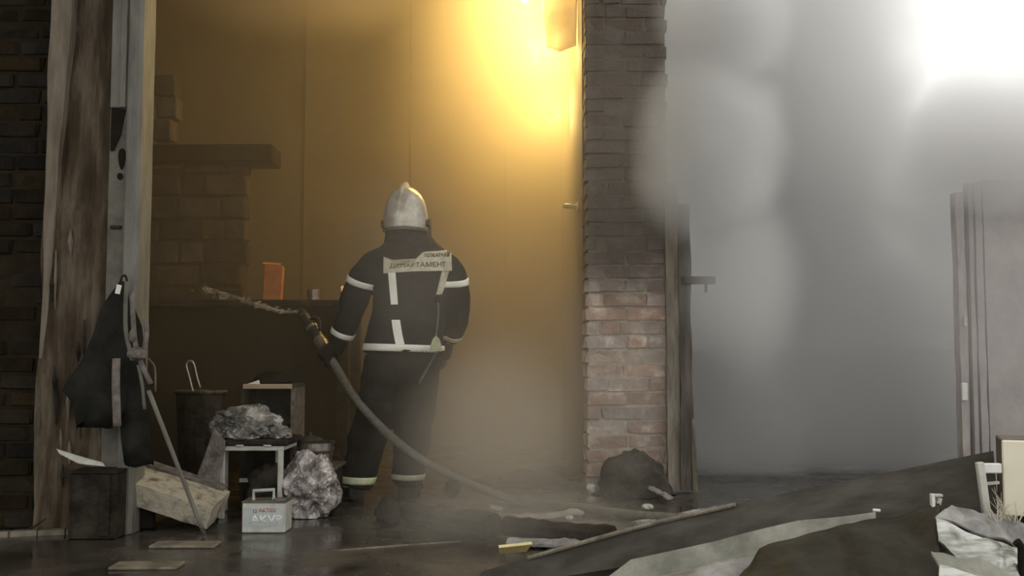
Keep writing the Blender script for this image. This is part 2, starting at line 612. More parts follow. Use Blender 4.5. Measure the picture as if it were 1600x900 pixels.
# sheet panels on the back wall
px_edges = [474, 640, 790, 905]
for a, b in zip(px_edges, px_edges[1:]):
    x0, x1 = W(a, 300, 9.38).x, W(b, 300, 9.38).x
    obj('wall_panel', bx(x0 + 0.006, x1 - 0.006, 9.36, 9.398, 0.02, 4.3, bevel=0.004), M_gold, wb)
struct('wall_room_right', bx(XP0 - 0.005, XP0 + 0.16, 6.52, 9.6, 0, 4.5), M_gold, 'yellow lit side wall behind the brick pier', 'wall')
struct('ceiling', bx(-3.6, XP1, YF + 0.05, 9.6, 4.5, 4.7), M_ceiling, 'blackened ceiling of the burning room', 'ceiling')

struct('ceiling_added_shade', bx(-6.5, 0.3, -0.8, YF + 0.05, 4.5, 4.7), M_ceiling, 'added unseen canopy roof shading the left half of the yard', 'canopy')  # added out of view to keep skylight off the left side

# brick pier
wc = struct('wall_center', bx(XP0 + 0.015, XP1 - 0.012, 6.30 + 0.012, 6.53, 0, 4.5), M_mortar, 'sooty brick pier between the burning room and the smoking doorway', 'pier')
bv = brick_variants(8, 11, bev=0.05, jit=0.05)
lay_bricks(wc, bv, M_brick, XP0, XP1, 0.0, 3.75, 6.30, 0.0865, 0.255, 0.12, 0.013, 21, proud=0.010, skip=0.015)
bv2 = brick_variants(4, 17)
lay_bricks(wc, bv2, M_brick, 6.43, 6.55, 0.0, 3.75, XP0 + 0.06, 0.0865, 0.255, 0.12, 0.013, 4, axis='y')

# right wall beyond the smoke and yard back wall
XR = W(1512, 450, 6.3).x
wr_ = struct('wall_right', bx(XR + 0.12, 6.0, 6.32, 6.6, 0, 1.92), M_wallright, 'grey plastered wall fading into the smoke at far right', 'wall')
struct('wall_yard', bx(XP1, 6.0, 10.6, 10.8, 0, 0.9), M_burnt, 'burnt wall hidden deep in the grey smoke', 'wall')

# jambs of the smoking doorway
def plank(bm, px0, px1, py0, py1, Y, depth, tilt0=0.0, amp=0.006, n=26, seed=0):
    """rough vertical plank: pixel edges at top, drawn at depth Y"""
    rings = []
    zt, zb = W(px0, py0, Y).z, W(px0, py1, Y).z
    xa, xb = W(px0, 560, Y).x, W(px1, 560, Y).x
    for i in range(n + 1):
        z = zb + (zt - zb) * i / n
        def jj(k):
            return amp * noise.noise(Vector((seed * 3.1 + k * 5.7, z * 4.0, k)))
        t = tilt0 * i / n
        rings.append([Vector((xa + t + jj(1), Y + jj(2), z)), Vector((xb + t + jj(3), Y + jj(4), z)),
                      Vector((xb + t + jj(3), Y + depth, z)), Vector((xa + t + jj(1), Y + depth, z))])
    loft(bm, rings)
    bmesh.ops.recalc_face_normals(bm, faces=bm.faces)
    return bm


M_jamb = mat('scorched jamb wood', (0.12, 0.10, 0.075), (0.34, 0.30, 0.24), 5, 0.85, bump=0.6, bscale=18, stretch=(3, 3, 0.5))
M_jambdark = mat('charred jamb wood', (0.06, 0.052, 0.04), (0.15, 0.13, 0.105), 5, 0.85, bump=0.6, bscale=18, stretch=(3, 3, 0.5))
jb = struct('trim_3', plank(BM(), 1042, 1062, 285, 765, 6.24, 0.10, seed=1), M_jamb, 'scorched upright door jamb beside the brick pier', 'door jamb')
obj('jamb_board', plank(BM(), 1062.5, 1081, 318, 767, 6.22, 0.12, seed=2, amp=0.014), M_jambdark, jb)
obj('splinter', plank(BM(), 1080, 1087, 655, 768, 6.21, 0.03, seed=3, amp=0.012), M_jamb, jb)
t = thing('latch_bar', 'dark iron latch bar sticking out of the door jamb into the smoke', 'latch bar', W(1065, 438, 6.2))
obj('bar', box(BM(), (W(1066, 438, 6.19) + W(1117, 438, 6.19)) / 2, (0.20, 0.035, 0.048), bevel=0.005), M_charred, t)
obj('bolt', tube(BM(), [W(1103, 442, 6.19), W(1103, 457, 6.19)], 0.008, 8), M_charred, t)

rj = struct('trim_4', plank(BM(), 1520, 1527, 285, 722, 6.26, 0.06, seed=5), M_wallright, 'pale upright door frame half lost in smoke at right', 'door frame')
M_pink = mat('peeling painted frame', (0.34, 0.28, 0.26), (0.52, 0.47, 0.44), 8, 0.8, bump=0.4, stretch=(2, 2, 0.5))
obj('frame_board', plank(BM(), 1501, 1513, 300, 722, 6.28, 0.08, seed=6, amp=0.01), M_pink, rj)
obj('frame_board', plank(BM(), 1530, 1541, 290, 722, 6.29, 0.06, seed=7), M_wallright, rj)
obj('hinge_plate', box(BM(), W(1507, 612, 6.265), (0.035, 0.02, 0.11), bevel=0.005), M_whitebright, rj)
obj('hinge_plate', box(BM(), W(1508, 502, 6.265), (0.022, 0.02, 0.06), bevel=0.004), M_white, rj)

# ================================================================== INTERIOR, BACK LEFT
# stub masonry wall of big blocks with a dark shelf beam above
bvb = brick_variants(5, 23, bev=0.05, jit=0.03)
sx0, sx1 = W(215, 300, 7.4).x, W(384, 300, 7.4).x
z_hi, z_lo = W(300, 258, 7.4).z, W(300, 432, 7.4).z
stub = struct('wall_inner', bx(sx0, sx1 - 0.03, 7.43, 7.62, 0.0, z_hi - 0.01), M_block, 'low wall of scorched blocks inside the dark room at left', 'wall')
lay_bricks(stub, bvb, M_block, sx0, sx1, z_lo - 0.9, z_hi, 7.4, 0.165, 0.33, 0.16, 0.018, 9, name='block', proud=0.03)
sb_ = thing('shelf_beam', 'black charred beam lying on the inner block wall', 'beam', (W(300, 250, 7.4)))
obj('beam', box(BM(), W(300, 245, 7.45), (W(470, 245, 7.45).x - W(205, 245, 7.45).x, 0.3, 0.13), bevel=0.01), M_hole, sb_)
obj('beam_cleat', box(BM(), W(330, 233, 7.42), (0.5, 0.05, 0.04), bevel=0.006), M_charred, sb_)
ps = thing('block_stack', 'narrow stack of pale scorched blocks standing on the charred beam', 'block stack', W(260, 225, 7.4))
for i in range(3):
    z = W(260, 222, 7.42).z + 0.085 + 0.165 * i
    c = W(260 + (-3, 4, 0)[i], 200, 7.45)
    o = bpy.data.objects.new('block', bvb[i])
    COL.objects.link(o)
    o.scale = (0.15, 0.16, 0.15)
    o.parent = ps
    o.location = Vector((c.x, c.y, z)) - world_loc(ps)
# workbench
wbx0, wbx1 = W(232, 470, 7.1).x, W(560, 470, 7.1).x
wz = W(400, 470, 6.9).z
wbn = thing('workbench', 'dark heavy workbench inside the room behind the water jet', 'workbench', ((wbx0 + wbx1) / 2, 7.1, 0))
obj('worktop', bx(wbx0, wbx1, 6.75, 7.38, wz - 0.05, wz, bevel=0.008), M_charred, wbn)
obj('front_panel', bx(wbx0 + 0.05, wbx1 - 0.08, 6.82, 6.86, 0.08, wz - 0.05), M_hole, wbn)
for lx in (wbx0 + 0.04, wbx1 - 0.05):
    for ly in (6.80, 7.33):
        obj('leg', bx(lx - 0.035, lx + 0.035, ly - 0.035, ly + 0.035, 0, wz - 0.05), M_charred, wbn)
ob = thing('cardboard_box', 'tall orange carton standing on the dark workbench', 'carton', W(425, 470, 7.0))
oc = W(425, 430, 7.0)
obj('carton_body', box(BM(), (oc.x, 7.05, wz + 0.125), (0.125, 0.10, 0.25), Euler((0, 0.05, 0.1)), bevel=0.004), M_orange, ob)
obj('carton_flap', box(BM(), (oc.x - 0.01, 7.03, wz + 0.262), (0.12, 0.07, 0.006), Euler((0.25, 0.05, 0.1))), M_orange, ob)
fb_ = thing('firelit_box_piece', 'small orange box piece with firelight put in as glow beside the firefighter left elbow', 'firelit box', W(541, 470, 6.95))
ec = W(541, 455, 6.95)
M_litface = emit_mat('ember glow', (1.0, 0.45, 0.12), 0.75)  # firelight falling on the orange box piece, put in as glow
obj('lit_face', box(BM(), (ec.x, 6.95, wz + 0.055), (0.06, 0.02, 0.105), Euler((0, -0.15, 0)), bevel=0.004), M_litface, fb_)
obj('charred_rim', box(BM(), (ec.x, 6.972, wz + 0.055), (0.08, 0.02, 0.12), Euler((0, -0.15, 0)), bevel=0.004), M_charred, fb_)
for k, (px, s) in enumerate(((490, 0.05), (345, 0.035))):
    tag(obj('charred_can', lathe(BM(), (W(px, 465, 6.95).x, 6.95, wz), [(0, 0), (s, 0), (s, 1.5 * s), (s * 0.9, 1.6 * s), (0, 1.6 * s)], 16), M_pot, smooth=False),
        ('small dull tin standing on the workbench near the nozzle', 'small dull tin standing on the workbench near the inner block wall')[k], 'tin', 'tins on the workbench')

# bright metal handle and scratches on the lit side wall
hd = thing('wall_handle', 'small shiny metal handle on the yellow lit wall', 'handle', W(887, 323, 7.6))
hx = XP0 - 0.005
hy = 6.95
hc = Vector((hx, hy, W(887, 323, hy).z))
obj('plate', box(BM(), hc + Vector((-0.006, 0, 0)), (0.012, 0.12, 0.05), bevel=0.003), M_chrome, hd)
obj('grip', tube(BM(), smooth_path([hc + Vector((-0.01, -0.05, 0)), hc + Vector((-0.09, -0.04, 0.004)), hc + Vector((-0.09, 0.04, 0.004)), hc + Vector((-0.01, 0.05, 0))], 5), 0.010, 8), M_chrome, hd)

# torn plastic sheet hanging beside the flame
ts = grid_sheet([W(846, -60, 7.0), W(874, -60, 6.95), W(903, -60, 6.9)], [W(852, 72, 7.0), W(876, 82, 6.95), W(899, 70, 6.9)], 16, 20, 0.004, amp=0.05, freq=5.0, seed=3)
M_torn = mat('singed translucent sheet', (0.50, 0.40, 0.26), (0.66, 0.55, 0.38), 7, 0.5, bump=0.3)
tag(obj('torn_sheet', ts, M_torn, smooth=True), 'torn singed sheet hanging beside the flame at the pier', 'sheet')

# ================================================================== FIRE
fire_c = W(820, 8, 7.3)
fr = thing('flame', 'bright yellow flame burning up under the ceiling', 'flame', fire_c)
rng = random.Random(4)
def tongue(base, h, r, lean, seed):
    pts, rad = [], []
    for i in range(11):
        t_ = i / 10
        pts.append(base + Vector((lean * t_ + 0.05 * noise.noise(Vector((seed, t_ * 3, 0))), 0.05 * noise.noise(Vector((seed, 9, t_ * 3))), h * t_)))
        rad.append(max(0.002, r * (math.sin(PI * min(1, t_ * 0.9 + 0.08)) ** 0.8) * (1 - t_ * 0.55)))
    return tube(BM(), pts, rad, 12)
for i, (dx, dz, h, r_) in enumerate(((0.0, 0.02, 0.5, 0.05), (-0.10, 0.12, 0.5, 0.07), (0.10, 0.16, 0.5, 0.06), (-0.2, 0.3, 0.4, 0.06), (0.02, 0.2, 0.6, 0.09), (0.12, -0.42, 0.22, 0.03), (0.22, -0.72, 0.18, 0.022))):
    obj('flame_or_added_tongue', tongue(fire_c + Vector((dx, (0.1 * (i % 2)) if i < 6 else 0.68, dz)), h, r_, 0.08 * (-1) ** i, i * 3.1), M_flamecore if i == 0 else (M_flame if i < 5 else M_flameadded), fr, smooth=True)  # last two low tongues are added to go with the lower lamps
for k, (dx, dy, dz, en) in enumerate(((0.0, -0.25, -0.06, 55), (-0.25, -0.1, 0.25, 35), (0.12, -0.10, -0.34, 75), (0.22, 0.6, -0.62, 80))):  # lower two lamps are added to spread the golden glow downwards
    fire_and_fill_light = bpy.data.lights.new('fire_and_fill_light', 'POINT')
    fire_and_fill_light.energy = en
    fire_and_fill_light.color = (1.0, 0.70, 0.225)
    fire_and_fill_light.shadow_soft_size = 0.2
    flo = bpy.data.objects.new('fire_and_fill_light', fire_and_fill_light)
    COL.objects.link(flo)
    flo.location = fire_c + Vector((dx, dy, dz))

# ================================================================== LEFT POST AND STEEL COLUMN
YP = 4.86
def zat(py, Y=YP):
    return W(100, py, Y).z
def xat(px, Y=YP):
    return W(px, 560, Y).x
tp = thing('timber_post', 'thick charred timber post left of the doorway', 'post', (xat(118), YP + 0.1, 0))
rings = []
NZ = 70
for i in range(NZ + 1):
    z = 4.2 * i / NZ
    def jt(k, f=3.2, a=0.014):
        return a * noise.noise(Vector((k * 5.7, z * f, k * 1.3))) + 0.006 * noise.noise(Vector((k * 9.1, z * 14, 2)))
    # left edge leans inwards a little towards the top, as the real post does
    xl = xat(58 + 8 * (z / 3.0)) + jt(1)
    xr = xat(164.5 - 2 * (z / 3.0)) + jt(2)
    ring = []
    for k in range(13):
        f = k / 12
        dip = -0.018 if 0.18 < f < 0.8 and z > 1.5 else 0.0
        ring.append(Vector((xl + (xr - xl) * f, YP - dip + 0.02 * noise.noise(Vector((f * 7, z * 2.2, 4))) + 0.008 * noise.noise(Vector((f * 30, z * 6, 1))), z)))
    ring.append(Vector((xr, YP + 0.05, z)))
    ring.append(Vector((xl, YP + 0.05, z)))
    rings.append(ring)
pm = loft(BM(), rings)
bmesh.ops.recalc_face_normals(pm, faces=pm.faces)
obj('post_body', pm, M_timber, tp)
rings = []
for i in range(41):
    z = zat(560) + (4.2 - zat(560)) * i / 40
    tf_ = min(1.0, i / 18)
    xl = xat(66 + 8 * (z / 3.0)) - 0.012 + 0.012 * noise.noise(Vector((1, z * 3, 8)))
    w_ = 0.012 + 0.083 * tf_ + 0.014 * noise.noise(Vector((3, z * 2.5, 2)))
    th_ = 0.012 + 0.03 * tf_
    rings.append([Vector((xl, YP - th_, z)), Vector((xl + w_, YP - th_ + 0.004, z)), Vector((xl + w_, YP + 0.04, z)), Vector((xl, YP + 0.04, z))])
pm = loft(BM(), rings)
bmesh.ops.recalc_face_normals(pm, faces=pm.faces)
obj('pale_edge_board', pm, M_timberpale, tp)
rs = random.Random(8)
for k in range(16):
    px = rs.uniform(80, 160)
    py = rs.uniform(330, 760)
    ln = rs.uniform(0.08, 0.28)
    c = W(px, py, YP - 0.012)
    obj('bark_splinter', tube(BM(), [c + Vector((0, 0.004, -ln / 2)), c + Vector((0.004, -0.012, 0)), c + Vector((-0.004, 0.004, ln / 2))], [0.003, rs.uniform(0.006, 0.013), 0.003], 6, flat=(1, 0.5)),
        M_timberpale if k % 2 else M_charred, tp)

sc_ = thing('steel_column', 'dusty pale steel channel column with cut holes beside the timber post', 'column', (xat(200), YP + 0.05, 0))
ff = BM()
x0, x1 = xat(196), xat(219)
rings = []
for i in range(31):
    z = 4.2 * i / 30
    b_ = 0.003 * noise.noise(Vector((5, z * 4, 0)))
    rings.append([Vector((x0 + b_, YP - 0.06, z)), Vector((x0 + b_ + 0.012, YP - 0.072, z)), Vector((x1 + b_ - 0.014, YP - 0.072, z)), Vector((x1 + b_, YP - 0.055, z)),
                  Vector((x1 + b_, YP + 0.10, z)), Vector((x0 + b_, YP + 0.10, z))])
loft(ff, rings)
bmesh.ops.recalc_face_normals(ff, faces=ff.faces)
obj('front_flange', ff, M_steel, sc_)
obj('web_plate', bx(xat(166), xat(197), YP - 0.028, YP + 0.05, 0.0, 4.2), M_steeldark, sc_)
obj('cover_plate', bx(xat(168), xat(195), YP - 0.052, YP - 0.028, zat(172), 4.2, bevel=0.003), M_steel, sc_)
obj('rib', bx(xat(184), xat(193), YP - 0.062, YP - 0.05, zat(172), 4.2, bevel=0.002), M_steel, sc_)
def drop_hole(px, py0, py1, wtop, wbot, seg=18):
    bm = BM()
    zt, zb = zat(py0), zat(py1)
    pts = []
    for k in range(seg):
        a = 2 * PI * k / seg
        f = (math.sin(a) + 1) / 2
        w_ = wbot + (wtop - wbot) * f
        pts.append((xat(px) + math.cos(a) * w_, zb + (zt - zb) * f))
    loft(bm, [[Vector((x, YP - 0.034, z)) for x, z in pts], [Vector((x, YP - 0.020, z)) for x, z in pts]])
    bmesh.ops.recalc_face_normals(bm, faces=bm.faces)
    return bm
obj('cut_hole', drop_hole(186, 234, 267, 0.022, 0.010), M_hole, sc_)
obj('cut_hole', drop_hole(184, 272, 283, 0.014, 0.012), M_hole, sc_)
wd = BM()
pts = [(168, 172), (190, 174), (183, 215), (173, 238), (168, 238)]
loft(wd, [[Vector((xat(a), YP - 0.036, zat(b))) for a, b in pts], [Vector((xat(a), YP - 0.02, zat(b))) for a, b in pts]])
bmesh.ops.recalc_face_normals(wd, faces=wd.faces)
obj('cut_notch', wd, M_hole, sc_)
obj('weld_bead', box(BM(), W(181, 355, YP - 0.035), (0.05, 0.02, 0.016), bevel=0.004), M_charred, sc_)

# ------------------------------------------------------------------ hanging coat and straps
YC = 4.70
def coat_loft(rows, Y, dep, folds, seed, n=40):
    """rows: (py, pxl, pxr)"""
    bm = BM()
    rings = []
    for i, (py, a, b) in enumerate(rows):
        L_, R_ = W(a, py, Y), W(b, py, Y)
        c = (L_ + R_) / 2
        hw = (R_ - L_).length / 2
        f = i / (len(rows) - 1)
        ring = []
        for k in range(n):
            an = 2 * PI * k / n
            fold = 1 + folds * f * math.sin(an * 5 + seed + f * 1.2) * 0.5 + 0.10 * f * noise.noise(Vector((math.cos(an) * 3, math.sin(an) * 3, f * 3 + seed)))
            ring.append(c + Vector((math.cos(an) * hw * (0.97 + 0.03 * fold), math.sin(an) * dep * (0.35 + 0.65 * f) * fold, 0.02 * math.sin(an * 3 + seed) * f)))
        rings.append(ring)
    loft(bm, rings)
    bmesh.ops.recalc_face_normals(bm, faces=bm.faces)
    return bm
ct = thing('black_coat', 'black coat hanging from the steel column on a hook', 'coat', W(170, 660, YC))
obj('coat_body', coat_loft([(440, 188, 197), (460, 172, 200), (480, 158, 203), (520, 146, 206), (560, 128, 208), (590, 106, 208), (604, 97, 206), (622, 112, 204), (640, 118, 200), (662, 122, 188)], YC, 0.075, 0.35, 1.0), M_blackcloth, ct, smooth=True)
obj('coat_sleeve', coat_loft([(470, 190, 206), (510, 192, 222), (570, 186, 228), (630, 186, 232), (690, 190, 236), (722, 194, 240)], YC + 0.015, 0.05, 0.3, 3.0), M_blackcloth, ct, smooth=True)
obj('hanging_loop', tube(BM(), smooth_path([W(188, 448, YC), W(190, 434, YC + 0.03), W(196, 431, YC + 0.05), W(200, 446, YC)], 5), 0.005, 6), M_charred, ct)
obj('white_tag', box(BM(), W(185, 452, YC - 0.035), (0.022, 0.005, 0.042), Euler((0, 0.2, 0))), M_whitebright, ct)
st = thing('strap_bundle', 'tangled grey rags and straps hanging over the black coat', 'rags', W(215, 600, YC - 0.05))
def strap(pts, r, m, seed=0):
    return obj('strap', tube(BM(), smooth_path(pts, 6), r, 8, flat=(1, 0.35)), m, st, smooth=True)
Ys = YC - 0.075
strap([W(198, 440, Ys + 0.03), W(196, 480, Ys), W(197, 520, Ys - 0.01), W(206, 560, Ys - 0.01)], 0.010, M_steeldark)
strap([W(206, 455, Ys + 0.03), W(208, 500, Ys - 0.005), W(212, 540, Ys - 0.01), W(224, 575, Ys - 0.01), W(236, 600, Ys)], 0.012, M_greycloth)
strap([W(228, 498, Ys + 0.01), W(229, 520, Ys), W(226, 545, Ys)], 0.012, M_greycloth)
strap([W(182, 560, Ys - 0.01), W(181, 600, Ys - 0.02), W(183, 666, Ys - 0.02)], 0.019, M_greycloth)
strap([W(216, 570, Ys), W(222, 600, Ys), W(226, 640, Ys)], 0.008, M_steeldark)
strap([W(232, 560, Ys), W(242, 575, Ys), W(243, 612, Ys)], 0.010, mat('brown rag', (0.07, 0.05, 0.04), (0.13, 0.10, 0.085), 20, 0.9))
obj('rag_knot', lump(W(214, 553, Ys - 0.01), (0.040, 0.028, 0.030), 5, 0.5, 3, 3), M_greycloth, st, smooth=True)
obj('rag_knot', lump(W(207, 524, Ys - 0.01), (0.014, 0.014, 0.035), 9, 0.5, 3, 2), M_greycloth, st, smooth=True)

# ------------------------------------------------------------------ clutter left of the firefighter
rod = thing('metal_rod', 'thin pale metal rod leaning in front of the hanging coat', 'rod', F(319, 832))
ra, rb = W(232, 610, 4.62), F(319, 838) + Vector((0, 0, 0.008))
obj('rod_shaft', tube(BM(), [ra.lerp(rb, i / 8) for i in range(9)], 0.0105, 8), M_steel, rod, smooth=True)
obj('rod_tip', tube(BM(), [ra.lerp(rb, 0.955), rb], [0.011, 0.004], 8), M_charred, rod)

cr1 = thing('charred_crate', 'small blackened crate standing at the foot of the timber post', 'crate', F(150, 826))
cb = F(148, 840) + Vector((0, -0.02, 0))
for (dx, dy, sx, sy) in ((-0.10, 0, 0.014, 0.16), (0.10, 0, 0.014, 0.16), (0, -0.075, 0.19, 0.014), (0, 0.075, 0.19, 0.014)):
    obj('crate_side', box(BM(), (cb.x + dx, cb.y + dy + 0.06, 0.145), (sx, sy, 0.29), bevel=0.003), M_charred, cr1)
obj('crate_lid', box(BM(), (cb.x, cb.y + 0.06, 0.297), (0.22, 0.175, 0.014), bevel=0.003), M_charred, cr1)
obj('crate_slat', box(BM(), (cb.x + 0.06, cb.y - 0.03, 0.15), (0.045, 0.010, 0.27), bevel=0.003), M_charred, cr1)
pl = grid_sheet([W(88, 701, 4.62), W(120, 711, 4.60), W(160, 722, 4.60)], [W(92, 708, 4.60), W(122, 724, 4.58), W(164, 728, 4.58)], 14, 4, 0.010, 0.008, 9, 2)
tag(obj('broken_moulding', pl, M_white, smooth=True), 'broken white plastic moulding lying across the blackened crate', 'moulding')
pl = grid_sheet([W(192, 714, 4.78), W(215, 720, 4.78)], [W(197, 726, 4.76), W(216, 726, 4.76)], 6, 3, 0.010, 0.006, 9, 5)
tag(obj('plaster_shard', pl, M_white), 'small white plaster shard on top of the speckled slab', 'shard')

# speckled slab, tilted, propped on a block
sl = thing('foam_slab', 'speckled pale foam slab lying tilted on the floor', 'slab', F(300, 822))
sA, sB = W(180, 752, 4.88), W(326, 804, 4.82)
sdir = (sB - sA)
ang = math.atan2(-sdir.z, sdir.x)
smid = (sA + sB) / 2
sbm = box(BM(), (0, 0, 0), (sdir.length, 0.24, 0.105))
bmesh.ops.subdivide_edges(sbm, edges=list(sbm.edges), cuts=7, use_grid_fill=True)
for v in sbm.verts:
    e_ = 0.008 * noise.noise(v.co * 16)
    v.co += Vector((e_, e_, e_ * 0.7))
bmesh.ops.transform(sbm, matrix=Matrix.Translation(smid + Vector((0, 0.12, 0))) @ Euler((0.22, ang, 0)).to_matrix().to_4x4(), verts=sbm.verts)
obj('slab_body', sbm, M_slab, sl)
ce = box(BM(), (0, 0, 0), (sdir.length * 0.93, 0.06, 0.012))
bmesh.ops.transform(ce, matrix=Matrix.Translation(smid + Vector((0.02, 0.23, 0.085))) @ Euler((0.22, ang, 0)).to_matrix().to_4x4(), verts=ce.verts)
obj('slab_batten', ce, M_greycloth, sl)
tag(obj('charred_block', box(BM(), (sA.x + 0.09, 4.98, 0.085), (0.13, 0.16, 0.17), Euler((0, 0, 0.3)), bevel=0.01), M_hole), 'black charred block propping up the speckled slab', 'block')
tag(obj('paper_scrap', box(BM(), F(198, 823) + Vector((0, 0, 0.012)), (0.028, 0.02, 0.022), Euler((0.2, 0.1, 0.4)), bevel=0.003), M_whitebright), 'tiny white scrap on the floor below the speckled slab', 'scrap')
tag(obj('twig', tube(BM(), [F(40, 832) + Vector((0, 0, 0.006)), W(58, 820, 4.75), W(72, 810, 4.80)], [0.006, 0.005, 0.003], 6), M_charred), 'thin twig leaning at the foot of the left brick wall', 'twig')

# stool with white frame
YS = 5.25
stl = thing('stool', 'white tubular metal stool with dark seat holding a crumpled bag', 'stool', F(395, 808))
def leg_at(px, Y, ztop):
    x = W(px, 760, Y).x
    return bx(x - 0.013, x + 0.013, Y - 0.013, Y + 0.013, 0, ztop, bevel=0.003)
zr = W(390, 700, YS).z
for pxx, yy in ((347, YS), (438, YS), (352, YS + 0.30), (434, YS + 0.30)):
    obj('leg', leg_at(pxx, yy, zr - 0.01), M_white, stl)
xL, xR2 = W(341, 700, YS).x, W(444, 700, YS).x
obj('top_rail', bx(xL, xR2, YS - 0.015, YS + 0.015, zr - 0.013, zr + 0.012, bevel=0.003), M_white, stl)
obj('top_rail', bx(xL, xR2, YS + 0.285, YS + 0.315, zr - 0.013, zr + 0.012, bevel=0.003), M_white, stl)
for xx in (xL + 0.013, xR2 - 0.013):
    obj('side_rail', bx(xx - 0.013, xx + 0.013, YS + 0.015, YS + 0.285, zr - 0.013, zr + 0.012, bevel=0.003), M_white, stl)
obj('seat', bx(W(322, 690, YS).x, W(452, 690, YS).x, YS - 0.03, YS + 0.34, zr + 0.012, zr + 0.045, bevel=0.008), M_charred, stl)
for pxx in (375, 418):
    obj('seat_clip', box(BM(), W(pxx, 696, YS - 0.02), (0.04, 0.02, 0.012), bevel=0.003), M_white, stl)
obj('lower_rail', bx(W(351, 760, YS).x, W(375, 760, YS).x, YS + 0.28, YS + 0.30, 0.15, 0.17), M_white, stl)

bagbm = lump(W(385, 664, YS + 0.10), (0.155, 0.13, 0.092), 3.1, 0.40, 1.8, 5, flat_to=zr + 0.046, crumple=0.42)
bag = obj('plastic_bag', bagbm, M_bag, origin=W(385, 690, YS + 0.10))
tag(bag, 'crumpled grey plastic bag heaped on the stool seat', 'bag')
obj('bag_tail', lump(W(436, 678, YS + 0.08), (0.055, 0.06, 0.042), 7.7, 0.4, 2.0, 4, crumple=0.4, flat_to=zr + 0.046), M_bag, bag)
obj('bag_tail', lump(W(346, 668, YS + 0.08), (0.05, 0.06, 0.06), 4.7, 0.4, 2.0, 4, crumple=0.4, flat_to=zr + 0.046), M_bag, bag)
rg = grid_sheet([W(334, 668, YS - 0.05), W(352, 690, YS - 0.05)], [W(305, 752, YS - 0.06), W(336, 800, YS - 0.05)], 12, 16, 0.006, 0.035, 6, 4, crease=0.03)
tag(obj('hanging_rag', rg, M_greycloth, smooth=True), 'grey rag draped down the left side of the white stool', 'rag')

# big crumpled foil bag on the floor
fb = lump(F(474, 815) + Vector((0, 0.18, 0.145)), (0.145, 0.14, 0.16), 8.3, 0.30, 1.6, 5, flat_to=0.002, crumple=0.34)
tag(obj('foil_bag', fb, M_foil, origin=F(468, 812)), 'crumpled silvery foil bag on the floor behind the white box', 'foil bag')
drk = lump(F(405, 806) + Vector((0, 0.20, 0.12)), (0.11, 0.10, 0.13), 2.3, 0.35, 2.4, 4, crease=0.2, flat_to=0.002)
tag(obj('dark_bundle', drk, M_ash, smooth=True, origin=F(405, 806)), 'dark sooty bundle lying under the white stool', 'bundle')

# white box with handle and print
wbo = thing('white_battery_box', 'white printed box with carry handle on the wet floor', 'box', F(412, 833))
bY = F(412, 833).y
bl, br = W(378, 812, bY).x, W(446, 812, bY).x
zt = W(412, 786, bY).z
obj('box_body', bx(bl, br, bY, bY + 0.14, 0.001, zt, bevel=0.004), M_white, wbo)
obj('label', bx(bl + 0.010, br - 0.010, bY - 0.002, bY + 0.003, 0.035, zt - 0.022), M_blue, wbo)
obj('box_lid', bx(bl - 0.003, br + 0.003, bY - 0.003, bY + 0.143, zt, zt + 0.008, bevel=0.002), M_steeldark, wbo)
hp = [Vector((bl + 0.04, bY + 0.05, zt)), Vector((bl + 0.04, bY + 0.05, zt + 0.05)), Vector((bl + 0.135, bY + 0.05, zt + 0.055)), Vector((bl + 0.135, bY + 0.05, zt))]
obj('handle', tube(BM(), hp, 0.009, 8), M_white, wbo)
tor = BM()
tube(tor, [Vector((br - 0.035 + 0.026 * math.cos(a_ * PI / 8), bY + 0.03 + 0.026 * math.sin(a_ * PI / 8), zt + 0.012)) for a_ in range(17)], 0.006, 6)
obj('terminal_ring', tor, M_greycloth, wbo)


def text_mesh(s, size, bold=0.0):
    cu = bpy.data.curves.new('t', 'FONT')
    cu.body = s
    cu.size = size
    cu.align_x = 'CENTER'
    cu.align_y = 'CENTER'
    cu.offset = bold
    cu.resolution_u = 3
    o = bpy.data.objects.new('t', cu)
    COL.objects.link(o)
    dg = bpy.context.evaluated_depsgraph_get()
    me = bpy.data.meshes.new_from_object(o.evaluated_get(dg))
    bpy.data.objects.remove(o)
    bpy.data.curves.remove(cu)
    bm = BM()
    bm.from_mesh(me)
    bpy.data.meshes.remove(me)
    return bm


def flat_text(s, size, c, m, parent, name, wide=1.0, bold=0.0):
    bm = text_mesh(s, size, bold)
    r = bmesh.ops.extrude_face_region(bm, geom=list(bm.faces))
    bmesh.ops.translate(bm, verts=[g for g in r['geom'] if isinstance(g, bmesh.types.BMVert)], vec=(0, 0, 0.001))
    for v in bm.verts:
        x, y, z = v.co
        v.co = Vector((c[0] + x * wide, c[1] - z, c[2] + y))
    bmesh.ops.recalc_face_normals(bm, faces=bm.faces)
    return obj(name, bm, m, parent)


bcx = (bl + br) / 2
flat_text('AKVP', 0.052, (bcx + 0.012, bY - 0.0022, 0.062), M_whitebright, wbo, 'white_lettering', 1.15, 0.0012)
flat_text('AKTEX', 0.024, (bcx + 0.018, bY - 0.0022, 0.104), M_red, wbo, 'red_lettering', 1.1, 0.0004)
flat_text('12', 0.022, (bcx - 0.042, bY - 0.0022, 0.100), M_ink, wbo, 'dark_lettering', 1.0, 0.0002)

